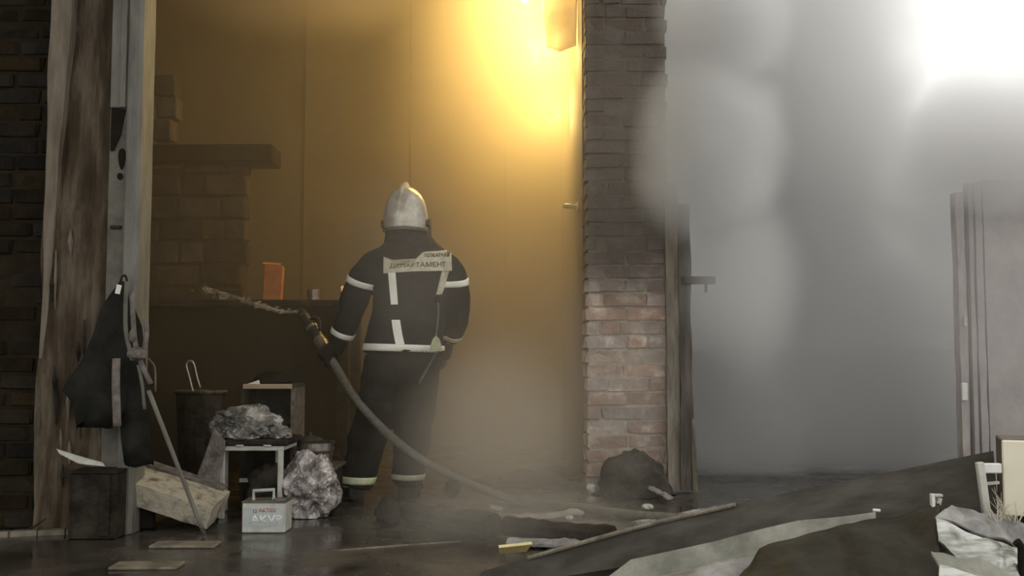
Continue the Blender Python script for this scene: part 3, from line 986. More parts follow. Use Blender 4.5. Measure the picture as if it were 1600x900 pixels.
# small cabinet with pale edge
YK = 5.72
cbx0, cbx1 = W(376, 650, YK).x, W(459, 650, YK).x
kz = W(415, 606, YK).z
kb = thing('small_cabinet', 'small dark open cabinet with pale wooden top edge behind the stool', 'cabinet', ((cbx0 + cbx1) / 2, YK + 0.15, 0))
obj('side_panel', bx(cbx0, cbx0 + 0.018, YK, YK + 0.30, 0, kz), M_cabinet, kb)
obj('side_panel', bx(cbx1 - 0.018, cbx1, YK, YK + 0.30, 0, kz), M_greycloth, kb)
obj('back_panel', bx(cbx0 + 0.018, cbx1 - 0.018, YK + 0.27, YK + 0.29, 0, kz), M_cabinet, kb)
obj('top_board', bx(cbx0, cbx1, YK + 0.012, YK + 0.30, kz, kz + 0.02), M_cabinet, kb)
obj('front_edge', bx(cbx0 + 0.01, cbx1 - 0.012, YK - 0.006, YK + 0.012, kz - 0.006, kz + 0.021, bevel=0.003), M_palewood, kb)
obj('shelf', bx(cbx0 + 0.018, cbx1 - 0.018, YK + 0.02, YK + 0.27, kz - 0.26, kz - 0.245), M_cabinet, kb)
tag(obj('folded_cloth', lump((cbx0 + 0.17, YK + 0.14, kz - 0.19), (0.09, 0.09, 0.05), 4.4, 0.4, 2.2, 3, flat_to=kz - 0.244), M_cabinet, smooth=True), 'dark folded cloth on the shelf of the small cabinet', 'cloth')
tag(obj('charred_bowl', lathe(BM(), (W(416, 604, YK).x, YK + 0.15, kz + 0.021), [(0, 0), (0.115, 0), (0.11, 0.02), (0.085, 0.05), (0.045, 0.066), (0, 0.068)], 26), M_hole, smooth=True), 'charred upturned bowl on top of the small cabinet', 'bowl')
sp = BM()
loft(sp, [[Vector((W(386, 604, YK).x, YK + 0.0, kz + 0.021)), Vector((W(404, 604, YK).x, YK + 0.0, kz + 0.021)), Vector((W(403, 600, YK).x, YK + 0.0, kz + 0.042))],
          [Vector((W(386, 604, YK).x, YK + 0.03, kz + 0.021)), Vector((W(404, 604, YK).x, YK + 0.03, kz + 0.021)), Vector((W(403, 600, YK).x, YK + 0.03, kz + 0.042))]])
tag(obj('paper_wedge', sp, M_whitebright), 'small white paper wedge on the front edge of the small cabinet', 'paper')
# bent wire handle
wy = 5.75
wh = thing('wire_basket', 'dark basket with upright bent wire handle left of the small cabinet', 'basket', (W(310, 700, wy).x, wy, 0))
obj('wire_handle', tube(BM(), smooth_path([W(303, 618, wy), W(296, 590, wy), W(291, 570, wy), W(297, 564, wy), W(303, 569, wy), W(308, 590, wy), W(313, 606, wy)], 5), 0.006, 6), M_wire, wh, smooth=True)
bz = W(310, 612, wy).z
lb = BM()
lathe(lb, (W(310, 700, wy).x, wy + 0.02, 0), [(0, 0), (0.10, 0.0), (0.13, bz - 0.02), (0.14, bz), (0.12, bz), (0.09, 0.05), (0, 0.05)], 22)
obj('basket_body', lb, M_charred, wh)
tor = BM()
tube(tor, [Vector((W(310, 700, wy).x + 0.14 * math.cos(a_ * PI / 12), wy + 0.02 + 0.14 * math.sin(a_ * PI / 12), bz)) for a_ in range(25)], 0.009, 6)
obj('basket_rim', tor, M_timber, wh)

# stacked pots on a charred box
YT = 5.58
pbx = W(487, 725, YT).x
tz = W(487, 727, YT).z
bxo = thing('charred_chest', 'low charred wooden chest carrying the stacked pots', 'chest', (pbx, YT + 0.1, 0))
obj('chest_body', bx(pbx - 0.11, pbx + 0.13, YT - 0.04, YT + 0.24, 0, tz - 0.02, bevel=0.006), M_charred, bxo)
obj('chest_lid', box(BM(), (pbx + 0.01, YT + 0.10, tz - 0.010), (0.27, 0.32, 0.02), bevel=0.004), M_jambdark, bxo)
def pot(z, r, h, name, label, m):
    t = thing(name, label, 'pot', (pbx, YT + 0.10, z), 'stacked pots')
    obj('pot_body', lathe(BM(), (pbx, YT + 0.10, z), [(0, 0), (r * 0.92, 0), (r, 0.012), (r, h - 0.006), (r * 1.05, h), (r * 0.95, h), (r * 0.93, 0.02), (0, 0.02)], 28), m, t, smooth=False)
    for s in (-1, 1):
        obj('pot_handle', tube(BM(), smooth_path([Vector((pbx + s * r, YT + 0.08, z + h * 0.7)), Vector((pbx + s * (r + 0.02), YT + 0.08, z + h * 0.72)), Vector((pbx + s * (r + 0.02), YT + 0.12, z + h * 0.72)), Vector((pbx + s * r, YT + 0.12, z + h * 0.7))], 4), 0.004, 6), M_charred, t)
    return t
pot(tz, 0.095, 0.062, 'cooking_pot', 'lower scorched aluminium pot resting on the charred chest', M_pot)
pot(tz + 0.062, 0.102, 0.058, 'cooking_pot', 'upper scorched aluminium pot stacked on another pot', M_pot)
tag(obj('pot_lid', lathe(BM(), (pbx - 0.03, YT + 0.10, tz + 0.120), [(0, 0), (0.075, 0), (0.07, 0.016), (0.03, 0.03), (0.012, 0.034), (0.014, 0.05), (0, 0.052)], 24), M_cabinet, smooth=True), 'dark lid lying on the upper pot', 'lid')

# ================================================================== FIREFIGHTER
Y0 = 5.9
root_loc = Vector((W(592, 785, Y0).x, Y0, 0))
ffm = thing('person', 'firefighter seen from behind in dark jacket and silver helmet holding a hose', 'person', root_loc)


def D(px, py, dy=0.0):
    return W(px, py, Y0 + dy)


def ringpx(py, a, b, dep, dy=0.0, n=32, p=2.4, rot=0.0):
    L_, R_ = D(a, py, dy), D(b, py, dy)
    return ell((L_ + R_) / 2, (R_ - L_).length / 2, dep, n, p, rot)


# --- body (one continuous skin under the clothes)
bb = BM()
loft(bb, [ringpx(y, a, b, d, dy) for y, a, b, d, dy in ((560, 592, 672, .10, 0), (520, 600, 678, .10, 0), (470, 602, 684, .105, 0), (420, 600, 692, .10, 0), (398, 612, 682, .08, 0), (380, 625, 660, .055, .01))])
tube(bb, [D(640, 390, .0), D(637, 360, .02), D(636, 345, .03)], [.055, .052, .05], 14)
hc_ = D(634, 328, 0.02)
bmesh.ops.create_uvsphere(bb, u_segments=20, v_segments=14, radius=1, matrix=Matrix.Translation(hc_ + Vector((0, 0.01, 0))) @ Matrix.Diagonal((0.078, 0.098, 0.115, 1)))
fwd = Vector((0.2, 0.98, 0)).normalized()
sidev = Vector((0.98, -0.2, 0))
tube(bb, [hc_ + fwd * 0.09 + Vector((0, 0, 0.01)), hc_ + fwd * 0.118 + Vector((0, 0, -0.022))], [.012, .017], 8)   # nose
tube(bb, [hc_ + fwd * 0.05 + Vector((0, 0, -0.075)), hc_ + fwd * 0.092 + Vector((0, 0, -0.098))], [.045, .03], 10)  # jaw
for s in (-1, 1):
    bmesh.ops.create_uvsphere(bb, u_segments=8, v_segments=6, radius=1, matrix=Matrix.Translation(hc_ + sidev * s * 0.082 + Vector((0, 0, -0.015))) @ Matrix.Diagonal((0.014, 0.022, 0.032, 1)))
LARM = [D(596, 408), D(562, 442, .02), D(545, 488, .07), D(528, 536, .12)]
RARM = [D(692, 408), D(711, 450, .02), D(714, 494, .08), D(698, 540, .20)]
tube(bb, LARM, [.05, .048, .042, .032], 12)
tube(bb, RARM, [.05, .048, .042, .032], 12)
LLEG = [D(606, 552), D(592, 625, .0), D(572, 685, -.01), D(556, 765, .0)]
RLEG = [D(656, 552), D(652, 625, .04), D(644, 690, .08), D(637, 757, .12)]
tube(bb, LLEG, [.085, .08, .06, .045], 14)
tube(bb, RLEG, [.085, .08, .06, .045], 14)
obj('body', organic(bb, 0.011, 4), M_skin, ffm, smooth=True)

# --- jacket
jk = BM()
loft(jk, [ringpx(y, a, b, d, dy, rot=r) for y, a, b, d, dy, r in (
    (551, 568, 694, .165, 0, .12), (540, 568, 694, .166, 0, .12), (515, 575, 694, .158, 0, .12), (480, 583, 698, .152, 0, .12), (450, 585, 702, .152, 0, .12),
    (425, 578, 706, .148, 0, .12), (405, 576, 706, .135, 0, .12), (392, 588, 696, .120, 0, .1), (380, 600, 684, .105, .0, .1), (370, 606, 674, .10, .01, .1), (358, 610, 668, .095, .015, .1))])
tube(jk, smooth_path([D(604, 408), D(578, 424, .005), D(562, 445, .02), D(548, 488, .07), D(533, 528, .11)], 4), [.095] * 4 + [.092] * 4 + [.086] * 4 + [.078, .076, .074, .072] + [.070], 16)
tube(jk, smooth_path([D(684, 410), D(702, 424, .005), D(711, 448, .02), D(713, 494, .08), D(702, 530, .16)], 4), [.09] * 4 + [.086] * 4 + [.080] * 4 + [.072, .070, .068, .066] + [.064], 16)
# collar / hood roll lying over the upper back
tube(jk, smooth_path([D(604, 392, -.05), D(618, 402, -.115), D(636, 398, -.13), D(652, 386, -.11), D(672, 378, -.06)], 4), [.03] * 4 + [.045] * 4 + [.048] * 4 + [.036] * 4 + [.02], 12)
jme = organic(jk, 0.010, 5, wrinkle=0.010, wfreq=9.0, wstretch=(1, 1, 0.8))
jbm = BM()
jbm.from_mesh(jme)
JB = BVHTree.FromBMesh(jbm)
jbm.free()
jacket = obj('jacket', jme, M_jacket, ffm, smooth=True)

# --- trousers
tr = BM()
loft(tr, [ringpx(y, a, b, d, 0) for y, a, b, d in ((600, 588, 672, .115), (570, 576, 684, .14), (545, 578, 686, .14), (530, 584, 684, .13))])
tube(tr, smooth_path([D(608, 560), D(594, 620, .0), D(576, 680, -.01), D(562, 735, .0), D(556, 762, .0)], 4), [.135] * 3 + [.125] * 3 + [.112] * 4 + [.10] * 4 + [.098, .098, .10], 18)
tube(tr, smooth_path([D(654, 560), D(651, 620, .03), D(644, 680, .06), D(638, 735, .10), D(636, 752, .12)], 4), [.125] * 3 + [.118] * 3 + [.108] * 4 + [.098] * 4 + [.096, .096, .098], 18)
tme = organic(tr, 0.012, 4, wrinkle=0.009, wfreq=7.5, wstretch=(1, 1, 1.6))
tbm = BM()
tbm.from_mesh(tme)
TB = BVHTree.FromBMesh(tbm)
tbm.free()
trousers = obj('trousers', tme, M_trouser, ffm, smooth=True)

# --- boots
def boot(ank, toe_dir, name='boot'):
    bm = BM()
    a = Vector(ank)
    td = Vector(toe_dir).normalized()
    tube(bm, [a + Vector((0, 0, 0.18)), a + Vector((0, 0, 0.08)), Vector((a.x, a.y, 0.055))], [.062, .056, .056], 14)
    heel = Vector((a.x, a.y, 0.048)) - td * 0.05
    tube(bm, [heel, heel + td * 0.09, heel + td * 0.2 + Vector((0, 0, -0.004)), heel + td * 0.27 + Vector((0, 0, -0.010))], [.046, .054, .05, .034], 14, flat=(1, 0.9))
    me = organic(bm, 0.009, 3)
    for v in me.vertices:
        v.co.z = max(v.co.z, 0.004)
    b = obj(name, me, M_boot, ffm, smooth=True)
    sole = BM()
    pts = []
    sd = Vector((td.y, -td.x, 0))
    for k in range(20):
        an = 2 * PI * k / 20
        pts.append(heel + td * (0.11 + 0.17 * math.cos(an)) + sd * 0.052 * math.sin(an))
    loft(sole, [[Vector((p.x, p.y, 0.0)) for p in pts], [Vector((p.x, p.y, 0.022)) for p in pts]])
    bmesh.ops.recalc_face_normals(sole, faces=sole.faces)
    obj('sole', sole, M_hole, b)
    obj('boot_band', tube(BM(), [Vector((a.x, a.y, 0.085)), Vector((a.x, a.y, 0.112))], 0.068, 20), M_reflectlime, b)
    obj('toe_cap', lump(heel + td * 0.235 + Vector((0, 0, 0.0)), (0.052, 0.052, 0.032), 1, 0.1, 2, 2, flat_to=0.006), M_hole, b, smooth=True)
    return b
bt1 = D(552, 770, 0.0)
bt2 = D(636, 765, 0.12)
boot((bt1.x, bt1.y, 0), (-0.55, 0.85, 0))
boot((bt2.x, bt2.y, 0), (0.15, 1.0, 0))


# --- reflective strips laid on the cloth
def on_cloth(bvh, px, py, off):
    d = (D(px, py) - CAM).normalized()
    hit = bvh.ray_cast(CAM, d)
    if hit[0] is None:
        return D(px, py, -0.15)
    n = hit[1] if hit[1].dot(d) < 0 else -hit[1]
    return hit[0] + n * off


def strip(bvh, poly_l, poly_r, m, name, parent, n=18, nv=4, off=0.004, label=None):
    """band between two pixel polylines, laid over the cloth, with thickness"""
    def al(pl, t):
        i = min(int(t * (len(pl) - 1)), len(pl) - 2)
        f = t * (len(pl) - 1) - i
        return (pl[i][0] + (pl[i + 1][0] - pl[i][0]) * f, pl[i][1] + (pl[i + 1][1] - pl[i][1]) * f)
    bm = BM()
    A, B = [], []
    for i in range(n + 1):
        a, b = al(poly_l, i / n), al(poly_r, i / n)
        ra_, rb_ = [], []
        for j in range(nv + 1):
            f = j / nv
            q = (a[0] + (b[0] - a[0]) * f, a[1] + (b[1] - a[1]) * f)
            ra_.append(bm.verts.new(on_cloth(bvh, q[0], q[1], off + 0.003)))
            rb_.append(bm.verts.new(on_cloth(bvh, q[0], q[1], off - 0.008)))
        A.append(ra_)
        B.append(rb_)
    for i in range(n):
        for j in range(nv):
            bm.faces.new((A[i][j], A[i + 1][j], A[i + 1][j + 1], A[i][j + 1]))
            bm.faces.new((B[i][j], B[i][j + 1], B[i + 1][j + 1], B[i + 1][j]))
    for i in range(n):
        bm.faces.new((A[i][0], B[i][0], B[i + 1][0], A[i + 1][0]))
        bm.faces.new((A[i][nv], A[i + 1][nv], B[i + 1][nv], B[i][nv]))
    for j in range(nv):
        bm.faces.new((A[0][j], A[0][j + 1], B[0][j + 1], B[0][j]))
        bm.faces.new((A[n][j], B[n][j], B[n][j + 1], A[n][j + 1]))
    bmesh.ops.recalc_face_normals(bm, faces=bm.faces)
    return obj(name, bm, m, parent, smooth=False, label=label)


def band(bvh, c, axis, half, m, name, parent, rmax, n=40, a0=0.0, a1=2 * PI, off=0.004, label=None):
    """closed band around a limb: rays from its axis outwards"""
    ax = Vector(axis).normalized()
    u = ax.cross(Vector((0, 1, 0))).normalized()
    v = ax.cross(u)
    full = abs(a1 - a0 - 2 * PI) < 1e-4
    bm = BM()
    rings = []
    for k in range(n if full else n + 1):
        an = a0 + (a1 - a0) * k / n
        d = u * math.cos(an) + v * math.sin(an)
        outer, inner = [], []
        for s in (-1, -0.33, 0.33, 1):
            o_ = Vector(c) + ax * half * s
            h = bvh.ray_cast(o_, d)
            r_ = h[3] if h[0] is not None and h[3] < rmax else rmax * 0.8
            outer.append(bm.verts.new(o_ + d * (r_ + off)))
            inner.append(bm.verts.new(o_ + d * (r_ - 0.006)))
        rings.append(outer + inner[::-1])
    m_ = len(rings[0])
    cnt = len(rings)
    for k in range(cnt if full else cnt - 1):
        r0, r1 = rings[k], rings[(k + 1) % cnt]
        for j in range(m_):
            bm.faces.new((r0[j], r0[(j + 1) % m_], r1[(j + 1) % m_], r1[j]))
    if not full:
        bm.faces.new(rings[0])
        bm.faces.new(rings[-1][::-1])
    bmesh.ops.recalc_face_normals(bm, faces=bm.faces)
    return obj(name, bm, m, parent, smooth=True, label=label)


strip(JB, [(607, 426), (609, 450), (611, 476)], [(618, 426), (620, 450), (622, 476)], M_reflect, 'reflective_strip', jacket)
strip(JB, [(612, 500), (615, 520), (618, 538)], [(625, 500), (628, 520), (632, 538)], M_reflect, 'reflective_strip', jacket)
strip(JB, [(690, 424), (686, 440), (681, 460)], [(702, 424), (697, 440), (689, 460)], M_panel, 'reflective_strip', jacket)
panel = strip(JB, [(600, 402), (614, 406), (650, 404), (660, 394), (704, 392)], [(600, 427), (614, 426), (650, 424), (660, 424), (706, 423)], M_panel, 'back_panel', jacket, n=28, nv=8, off=0.005, label='pale lettered back panel')


def cloth_text(s, size, cx, cy, m, name, slope=0.0, wide=1.0):
    bm = text_mesh(s, size)
    bmesh.ops.triangulate(bm, faces=list(bm.faces))
    top = list(bm.faces)
    r = bmesh.ops.extrude_face_region(bm, geom=top)
    up = {g for g in r['geom'] if isinstance(g, bmesh.types.BMVert)}
    for v in bm.verts:
        px = cx + v.co.x * wide
        py = cy - v.co.y + slope * v.co.x * wide
        v.co = on_cloth(JB, px, py, 0.0125 if v in up else 0.006)
    bmesh.ops.recalc_face_normals(bm, faces=bm.faces)
    return obj(name, bm, m, panel)
cloth_text('ПОЖАРНАЯ', 7.6, 682, 400.0, M_ink, 'lettering', 0.0, 0.9)
cloth_text('ДЕПАРТАМЕНТ', 10.0, 653, 415.0, M_ink, 'lettering', -0.02, 1.15)
# hem band
band(JB, (D(631, 544)), (0.03, 0, 1), 0.020, M_reflect, 'hem_band', jacket, 0.34, n=56)
# sleeve and cuff bands
la = D(563, 442, .02) - D(552, 478, .06)
band(JB, D(566, 440, .016), la, 0.018, M_reflect, 'sleeve_band', jacket, 0.135, n=36)
ra2 = D(711, 445, .02) - D(713, 482, .06)
band(JB, D(710, 440, .014), ra2, 0.018, M_reflect, 'sleeve_band', jacket, 0.13, n=36)
band(JB, D(535.5, 521, .105), D(548, 488, .07) - D(533, 528, .11), 0.016, M_reflect, 'cuff_band', jacket, 0.11, n=36)
band(JB, D(704.5, 523, .145), D(713, 494, .08) - D(702, 530, .16), 0.014, M_panel, 'cuff_band', jacket, 0.10, n=36)
# trouser hem bands
band(TB, D(559, 749, .0), (0.05, 0, 1), 0.020, M_reflectlime, 'trouser_band', trousers, 0.15, n=36)
band(TB, D(636.5, 744, .105), (0.02, 0, 1), 0.016, M_panel, 'trouser_band', trousers, 0.15, n=36)
# belt pouch with lime flap and strap
pb_ = BM()
loft(pb_, [[D(x_, y_, dy_) for x_, y_ in ((681, 524), (687, 530), (691, 546), (688, 549), (673, 549), (671, 546), (676, 530))] for dy_ in (-.205, -.165)])
bmesh.ops.recalc_face_normals(pb_, faces=pb_.faces)
pch = obj('belt_pouch', pb_, M_pouch, ffm, label='lime reflective pouch at the jacket hem')
obj('pouch_strap', tube(BM(), smooth_path([D(681, 552, -.175), D(668, 575, -.15), D(655, 598, -.14)], 5), 0.007, 6), M_hose, pch)
obj('radio_clip', lump(D(684, 468, -.15), (0.028, 0.018, 0.02), 5.5, 0.4, 3, 2), M_glove, ffm, smooth=True)
obj('radio_strap', tube(BM(), smooth_path([D(684, 470, -.155), D(685, 490, -.16), D(681, 530, -.17)], 5), 0.005, 6), M_hose, ffm)

# --- helmet
hl = BM()
hcx, hcy = 634, 362
base = D(634, 362, 0.02)
R0 = 0.5 * (D(668, 362).x - D(600, 362).x)
top = D(634, 291, 0.02).z
prof = [(0.0, 1.0), (0.04, 1.005), (0.12, 1.0), (0.25, 0.985), (0.42, 0.93), (0.58, 0.85), (0.72, 0.74), (0.84, 0.60), (0.92, 0.45), (0.97, 0.28), (0.985, 0.10), (0.97, 0.0)]
rings = []
for f_, rr in [(0, .96), (.08, .985), (.22, 1.0), (.38, .985), (.54, .93), (.68, .84), (.80, .70), (.90, .52), (.965, .30), (.995, .10), (1.0, .02)]:
    rings.append(ell((base.x, base.y, base.z + (top - base.z) * f_), R0 * rr, R0 * 1.16 * rr, 32, 2.1, -0.2))
loft(hl, rings)
bmesh.ops.recalc_face_normals(hl, faces=hl.faces)
helmet = obj('helmet', hl, M_helmet, ffm, smooth=True)
# crest: ridge running front to back over the crown
cr_ = BM()
cpts = []
for k in range(17):
    an = PI * k / 16
    cpts.append((math.cos(an), math.sin(an)))
fw = Vector((0.2, 0.98, 0)).normalized()
sd = Vector((fw.y, -fw.x, 0))
rr_ = []
hh = top - base.z
for ca, sa in cpts:
    p = Vector((base.x, base.y, base.z)) - fw * ca * R0 * 1.15 * (0.985 if abs(ca) > .9 else 1.0) + Vector((0, 0, hh * (0.10 + 0.90 * sa ** 0.8)))
    outw = (-fw * ca + Vector((0, 0, sa))).normalized()
    hgt = 0.006 + 0.018 * max(0, sa) ** 1.5
    rr_.append([p - sd * 0.013 - outw * 0.02, p - sd * 0.006 + outw * hgt, p + sd * 0.006 + outw * hgt, p + sd * 0.013 - outw * 0.02])
loft(cr_, rr_)
bmesh.ops.recalc_face_normals(cr_, faces=cr_.faces)
obj('crest', cr_, M_helmet, helmet, smooth=False)
br_ = BM()
loft(br_, [ell((base.x, base.y, base.z - 0.004), R0 * 1.03, R0 * 1.19, 32, 2.1, -.2), ell((base.x, base.y, base.z + 0.012), R0 * 1.04, R0 * 1.2, 32, 2.1, -.2)])
obj('brim', br_, M_helmetdark, helmet, smooth=False)
ng = BM()
nr0, nr1 = [], []
for z_, rr in ((base.z - 0.075, 1.08), (base.z - 0.03, 1.02), (base.z + 0.0, 1.0)):
    nr0.append(ell((base.x, base.y, z_), R0 * rr * 0.9, R0 * 1.1 * rr, 32, 2.1, -.2))
loft(ng, nr0)
bmesh.ops.recalc_face_normals(ng, faces=ng.faces)
obj('neck_guard', ng, M_jacket, helmet, smooth=True)
for s in (-1, 1):
    c = Vector((base.x, base.y, base.z + hh * 0.18)) + sd * s * R0 * 1.02
    obj('visor_pivot', tube(BM(), [c - sd * s * 0.01, c + sd * s * 0.018], 0.022, 12), M_helmetdark, helmet)
vs_ = BM()
vr = []
for z_, e_ in ((base.z - 0.05, 1.14), (base.z + 0.08, 1.1)):
    vo = []
    vi = []
    for k in range(13):
        an = -1.1 + 2.2 * k / 12
        d_ = fw * math.cos(an) * R0 * 1.2 + sd * math.sin(an) * R0 * 1.05
        vo.append(Vector((base.x, base.y, z_)) + d_ * e_)
        vi.append(Vector((base.x, base.y, z_)) + d_ * (e_ - 0.03))
    vr.append(vo + vi[::-1])
loft(vs_, vr)
bmesh.ops.recalc_face_normals(vs_, faces=vs_.faces)
obj('visor', vs_, mat('smoked visor', (0.10, 0.09, 0.07), (0.12, 0.11, 0.09), 5, 0.1, alpha=(0.5, 0.6, 3)), helmet, smooth=True)
# eyes and mouth, hidden from here but part of the face
for s in (-1, 1):
    e = BM()
    bmesh.ops.create_uvsphere(e, u_segments=10, v_segments=8, radius=0.011, matrix=Matrix.Translation(hc_ + fwd * 0.088 + sidev * s * 0.03 + Vector((0, 0, 0.008))))
    obj('eye', e, M_whitebright, ffm, smooth=True)
mo = BM()
box(mo, hc_ + fwd * 0.100 + Vector((0, 0, -0.062)), (0.045, 0.012, 0.010), Euler((0, 0, 0.25)), bevel=0.003)
obj('mouth', mo, M_red, ffm)

# --- hose, nozzle
def seg(a, b, t):
    return a + (b - a) * t
HOSE = [D(497, 527, .17), D(510, 548, .12), D(527, 577, .06), D(548, 612, -.04), D(580, 652, -.14), D(620, 690, -.20), D(665, 722, -.22), D(720, 750, -.20)]
g0 = F(800, 781, 0.026)
HOSE += [g0, F(870, 789, 0.026), F(950, 800, 0.026), F(1030, 808, 0.026), F(1150, 812, 0.026)]
hs = thing('fire_hose', 'grey canvas fire hose held by the firefighter, trailing over the floor', 'hose', (g0.x, g0.y, 0))
obj('hose_tube', tube(BM(), smooth_path(HOSE, 7), 0.024, 14), M_hose, hs, smooth=True)
na, nb2, nc = D(472, 490, .28), D(484, 508, .22), D(499, 531, .165)
noz = obj('nozzle', tube(BM(), [na, seg(na, nb2, .2), seg(na, nb2, .25), nb2, seg(nb2, nc, .4), nc], [.030, .034, .030, .026, .036, .033], 16), M_nozzle, hs, smooth=False)
obj('nozzle_lever', tube(BM(), smooth_path([seg(na, nb2, .6), D(496, 497, .2), D(500, 512, .17), seg(nb2, nc, .6)], 5), 0.009, 8), M_nozzle, noz)
obj('nozzle_ring', tube(BM(), [seg(nb2, nc, .15), seg(nb2, nc, .32)], 0.039, 16), M_chrome, noz)
obj('nozzle_mouth', tube(BM(), [na + (na - nb2) * 0.16, na], [.022, .03], 14), M_nozzle, noz)
obj('coupling', tube(BM(), [seg(nc, HOSE[1], -.1), seg(nc, HOSE[1], .35), seg(nc, HOSE[1], .8)], [.036, .041, .035], 14), M_pot, hs)

# --- gloves closing on the hose / hanging
def glove(wrist, palm_c, axis, hold_c, r_hold, curl, thumb_dir, name='glove', start=0.0, sgn=1):
    """mitten of palm, four fingers curling round an axis, thumb from the palm's side"""
    bm = BM()
    w, p = Vector(wrist), Vector(palm_c)
    tube(bm, [w, w.lerp(p, .5), p], [.036, .040, .042], 14)
    ax = Vector(axis).normalized()
    u = (p - Vector(hold_c))
    u = (u - ax * u.dot(ax)).normalized()
    v = ax.cross(u) * sgn
    for k in range(4):
        off = ax * (-0.036 + 0.024 * k)
        ln = (0.86, 1.0, 0.96, 0.78)[k] * curl
        pts, rad = [], []
        for j in range(8):
            an = start + ln * j / 7
            pts.append(Vector(hold_c) + off + (u * math.cos(an) + v * math.sin(an)) * (r_hold + 0.006))
            rad.append(.0135 - .0035 * j / 7)
        tube(bm, [p + off * 0.9] + pts, [.014] + rad, 10)
    tb = p + ax * 0.035
    td = Vector(thumb_dir)
    tube(bm, [p + ax * 0.01, tb + td * 0.3, tb + td * 0.7, tb + td], [.018, .016, .014, .011], 10)
    return obj(name, organic(bm, 0.006, 3), M_glove, ffm, smooth=True)
haxis = (HOSE[1] - HOSE[2]).normalized()
hold = HOSE[1].lerp(HOSE[2], 0.35)
pc = hold + Vector((-0.008, -0.012, 0.0)) + Vector((-0.028, -0.026, -0.012))
glove(D(528, 533, .12), pc, haxis, hold, 0.033, 4.0, haxis * 0.02 + Vector((0.05, -0.008, 0.0)), sgn=-1)
obj('glove_gauntlet', tube(BM(), smooth_path([D(532, 530, .115), D(527, 540, .105), D(522, 550, .09)], 4), [.052] * 3 + [.048] * 3 + [.044] * 2 + [.040], 14), M_glove, ffm, smooth=True)
rw = D(699, 536, .17)
rp = D(693, 558, .21)
glove(rw, rp, (0.2, 0.9, 0.1), rp + Vector((-0.035, 0.0, -0.035)), 0.028, 2.6, Vector((-0.02, 0.055, -0.02)), sgn=1)

# --- water jet
jt_ = thing('water_jet', 'white water jet shooting left from the hose nozzle', 'water jet', na)
tip = na + (na - nb2) * 0.16
J = [tip, D(440, 487, .45), D(415, 480, .62), D(385, 471, .80), D(350, 461, .98), D(316, 450, 1.15)]
Jp = smooth_path(J, 8)
obj('water_core', tube(BM(), Jp, [max(0.003, 0.011 - 0.006 * math.sin(PI * i / len(Jp)) + 0.013 * (i / len(Jp)) ** 2 - (0.02 if i == len(Jp) - 1 else 0)) + 0.003 * noise.noise(Vector((i * .7, 0, 0))) for i in range(len(Jp))], 12), M_water, jt_, smooth=True)
for k in range(5):
    off_ = Vector((0, 0.012 * math.sin(k * 2.4), 0.014 * math.cos(k * 2.4)))
    st_ = [q + off_ * (0.3 + 1.3 * i / len(Jp)) + Vector((0, 0, 0.004 * noise.noise(Vector((k, i * .5, 0))))) for i, q in enumerate(Jp)][k:len(Jp) - 2 * k]
    obj('water_strand', tube(BM(), st_, [max(0.0008, 0.0045 * math.sin(PI * (i + .5) / len(st_))) for i in range(len(st_))], 6), M_water, jt_, smooth=True)
rj_ = random.Random(2)
for k in range(46):
    i = rj_.randrange(6, len(Jp))
    q = Jp[i] + Vector((rj_.gauss(0, .02), rj_.gauss(0, .03), rj_.gauss(0, .018))) * (0.4 + 1.2 * i / len(Jp))
    dl = lump(q, (0.014, 0.008, 0.005), k, 0.3, 2, 1)
    obj('droplet', dl, M_water, jt_, smooth=True)

# ================================================================== DEBRIS ON THE FLOOR
def beam(p0, p1, w, h, seed, m, name, label, cat, roll=0.0, amp=0.012):
    p0, p1 = Vector(p0), Vector(p1)
    d = (p1 - p0).normalized()
    s_ = d.cross(Vector((0, 0, 1))).normalized()
    u_ = s_.cross(d)
    rings = []
    for i in range(25):
        t_ = i / 24
        c = p0.lerp(p1, t_)
        ring = []
        for k in range(8):
            a_ = 2 * PI * (k + .5) / 8 + roll
            j_ = amp * noise.noise(Vector((k * 2.3 + seed, t_ * 9, seed)))
            ring.append(c + s_ * (math.cos(a_) * (w / 2 + j_)) + u_ * (math.sin(a_) * (h / 2 + j_)))
        rings.append(ring)
    bm = loft(BM(), rings)
    bmesh.ops.recalc_face_normals(bm, faces=bm.faces)
    o = obj(name, bm, m, origin=(p0 + p1) / 2)
    return tag(o, label, cat)


beam(F(640, 800, .05), F(772, 822, .05), 0.12, 0.11, 1, M_ash, 'charred_beam', 'charred beam lying on the floor right of the firefighter boots', 'beam')
tag(obj('charred_lump', lump(F(706, 798) + Vector((0, 0.03, 0.115)), (0.045, 0.05, 0.045), 3, 0.4, 2, 3), M_charred, smooth=True, origin=F(706, 798)), 'small charred lump sitting on the floor beam', 'lump')
tag(obj('charred_log', lump(F(605, 826) + Vector((0, 0.05, 0.065)), (0.06, 0.07, 0.075), 6, 0.45, 2, 3, flat_to=0.002), M_charred, smooth=True, origin=F(605, 826)), 'black burnt stump on the wet floor in front of the boots', 'stump')
beam(F(790, 822, .05), F(958, 838, .05), 0.10, 0.09, 5, M_charred, 'charred_pole', 'dark charred pole lying on the floor near the yellow board', 'pole')
beam(F(800, 812, .02), F(905, 800, .02), 0.09, 0.03, 6, M_ashboard, 'grey_plank', 'grey ash covered plank on the floor behind the charred pole', 'plank')
beam(F(795, 846, .02), F(905, 850, .02), 0.14, 0.03, 7, M_greyash, 'grey_plank', 'pale grey plank on the floor in front of the charred pole', 'plank')
yb = grid_sheet([F(780, 856, 0.05), F(832, 850, 0.05)], [F(782, 866, 0.012), F(822, 862, 0.012)], 6, 3, 0.012, 0.003)
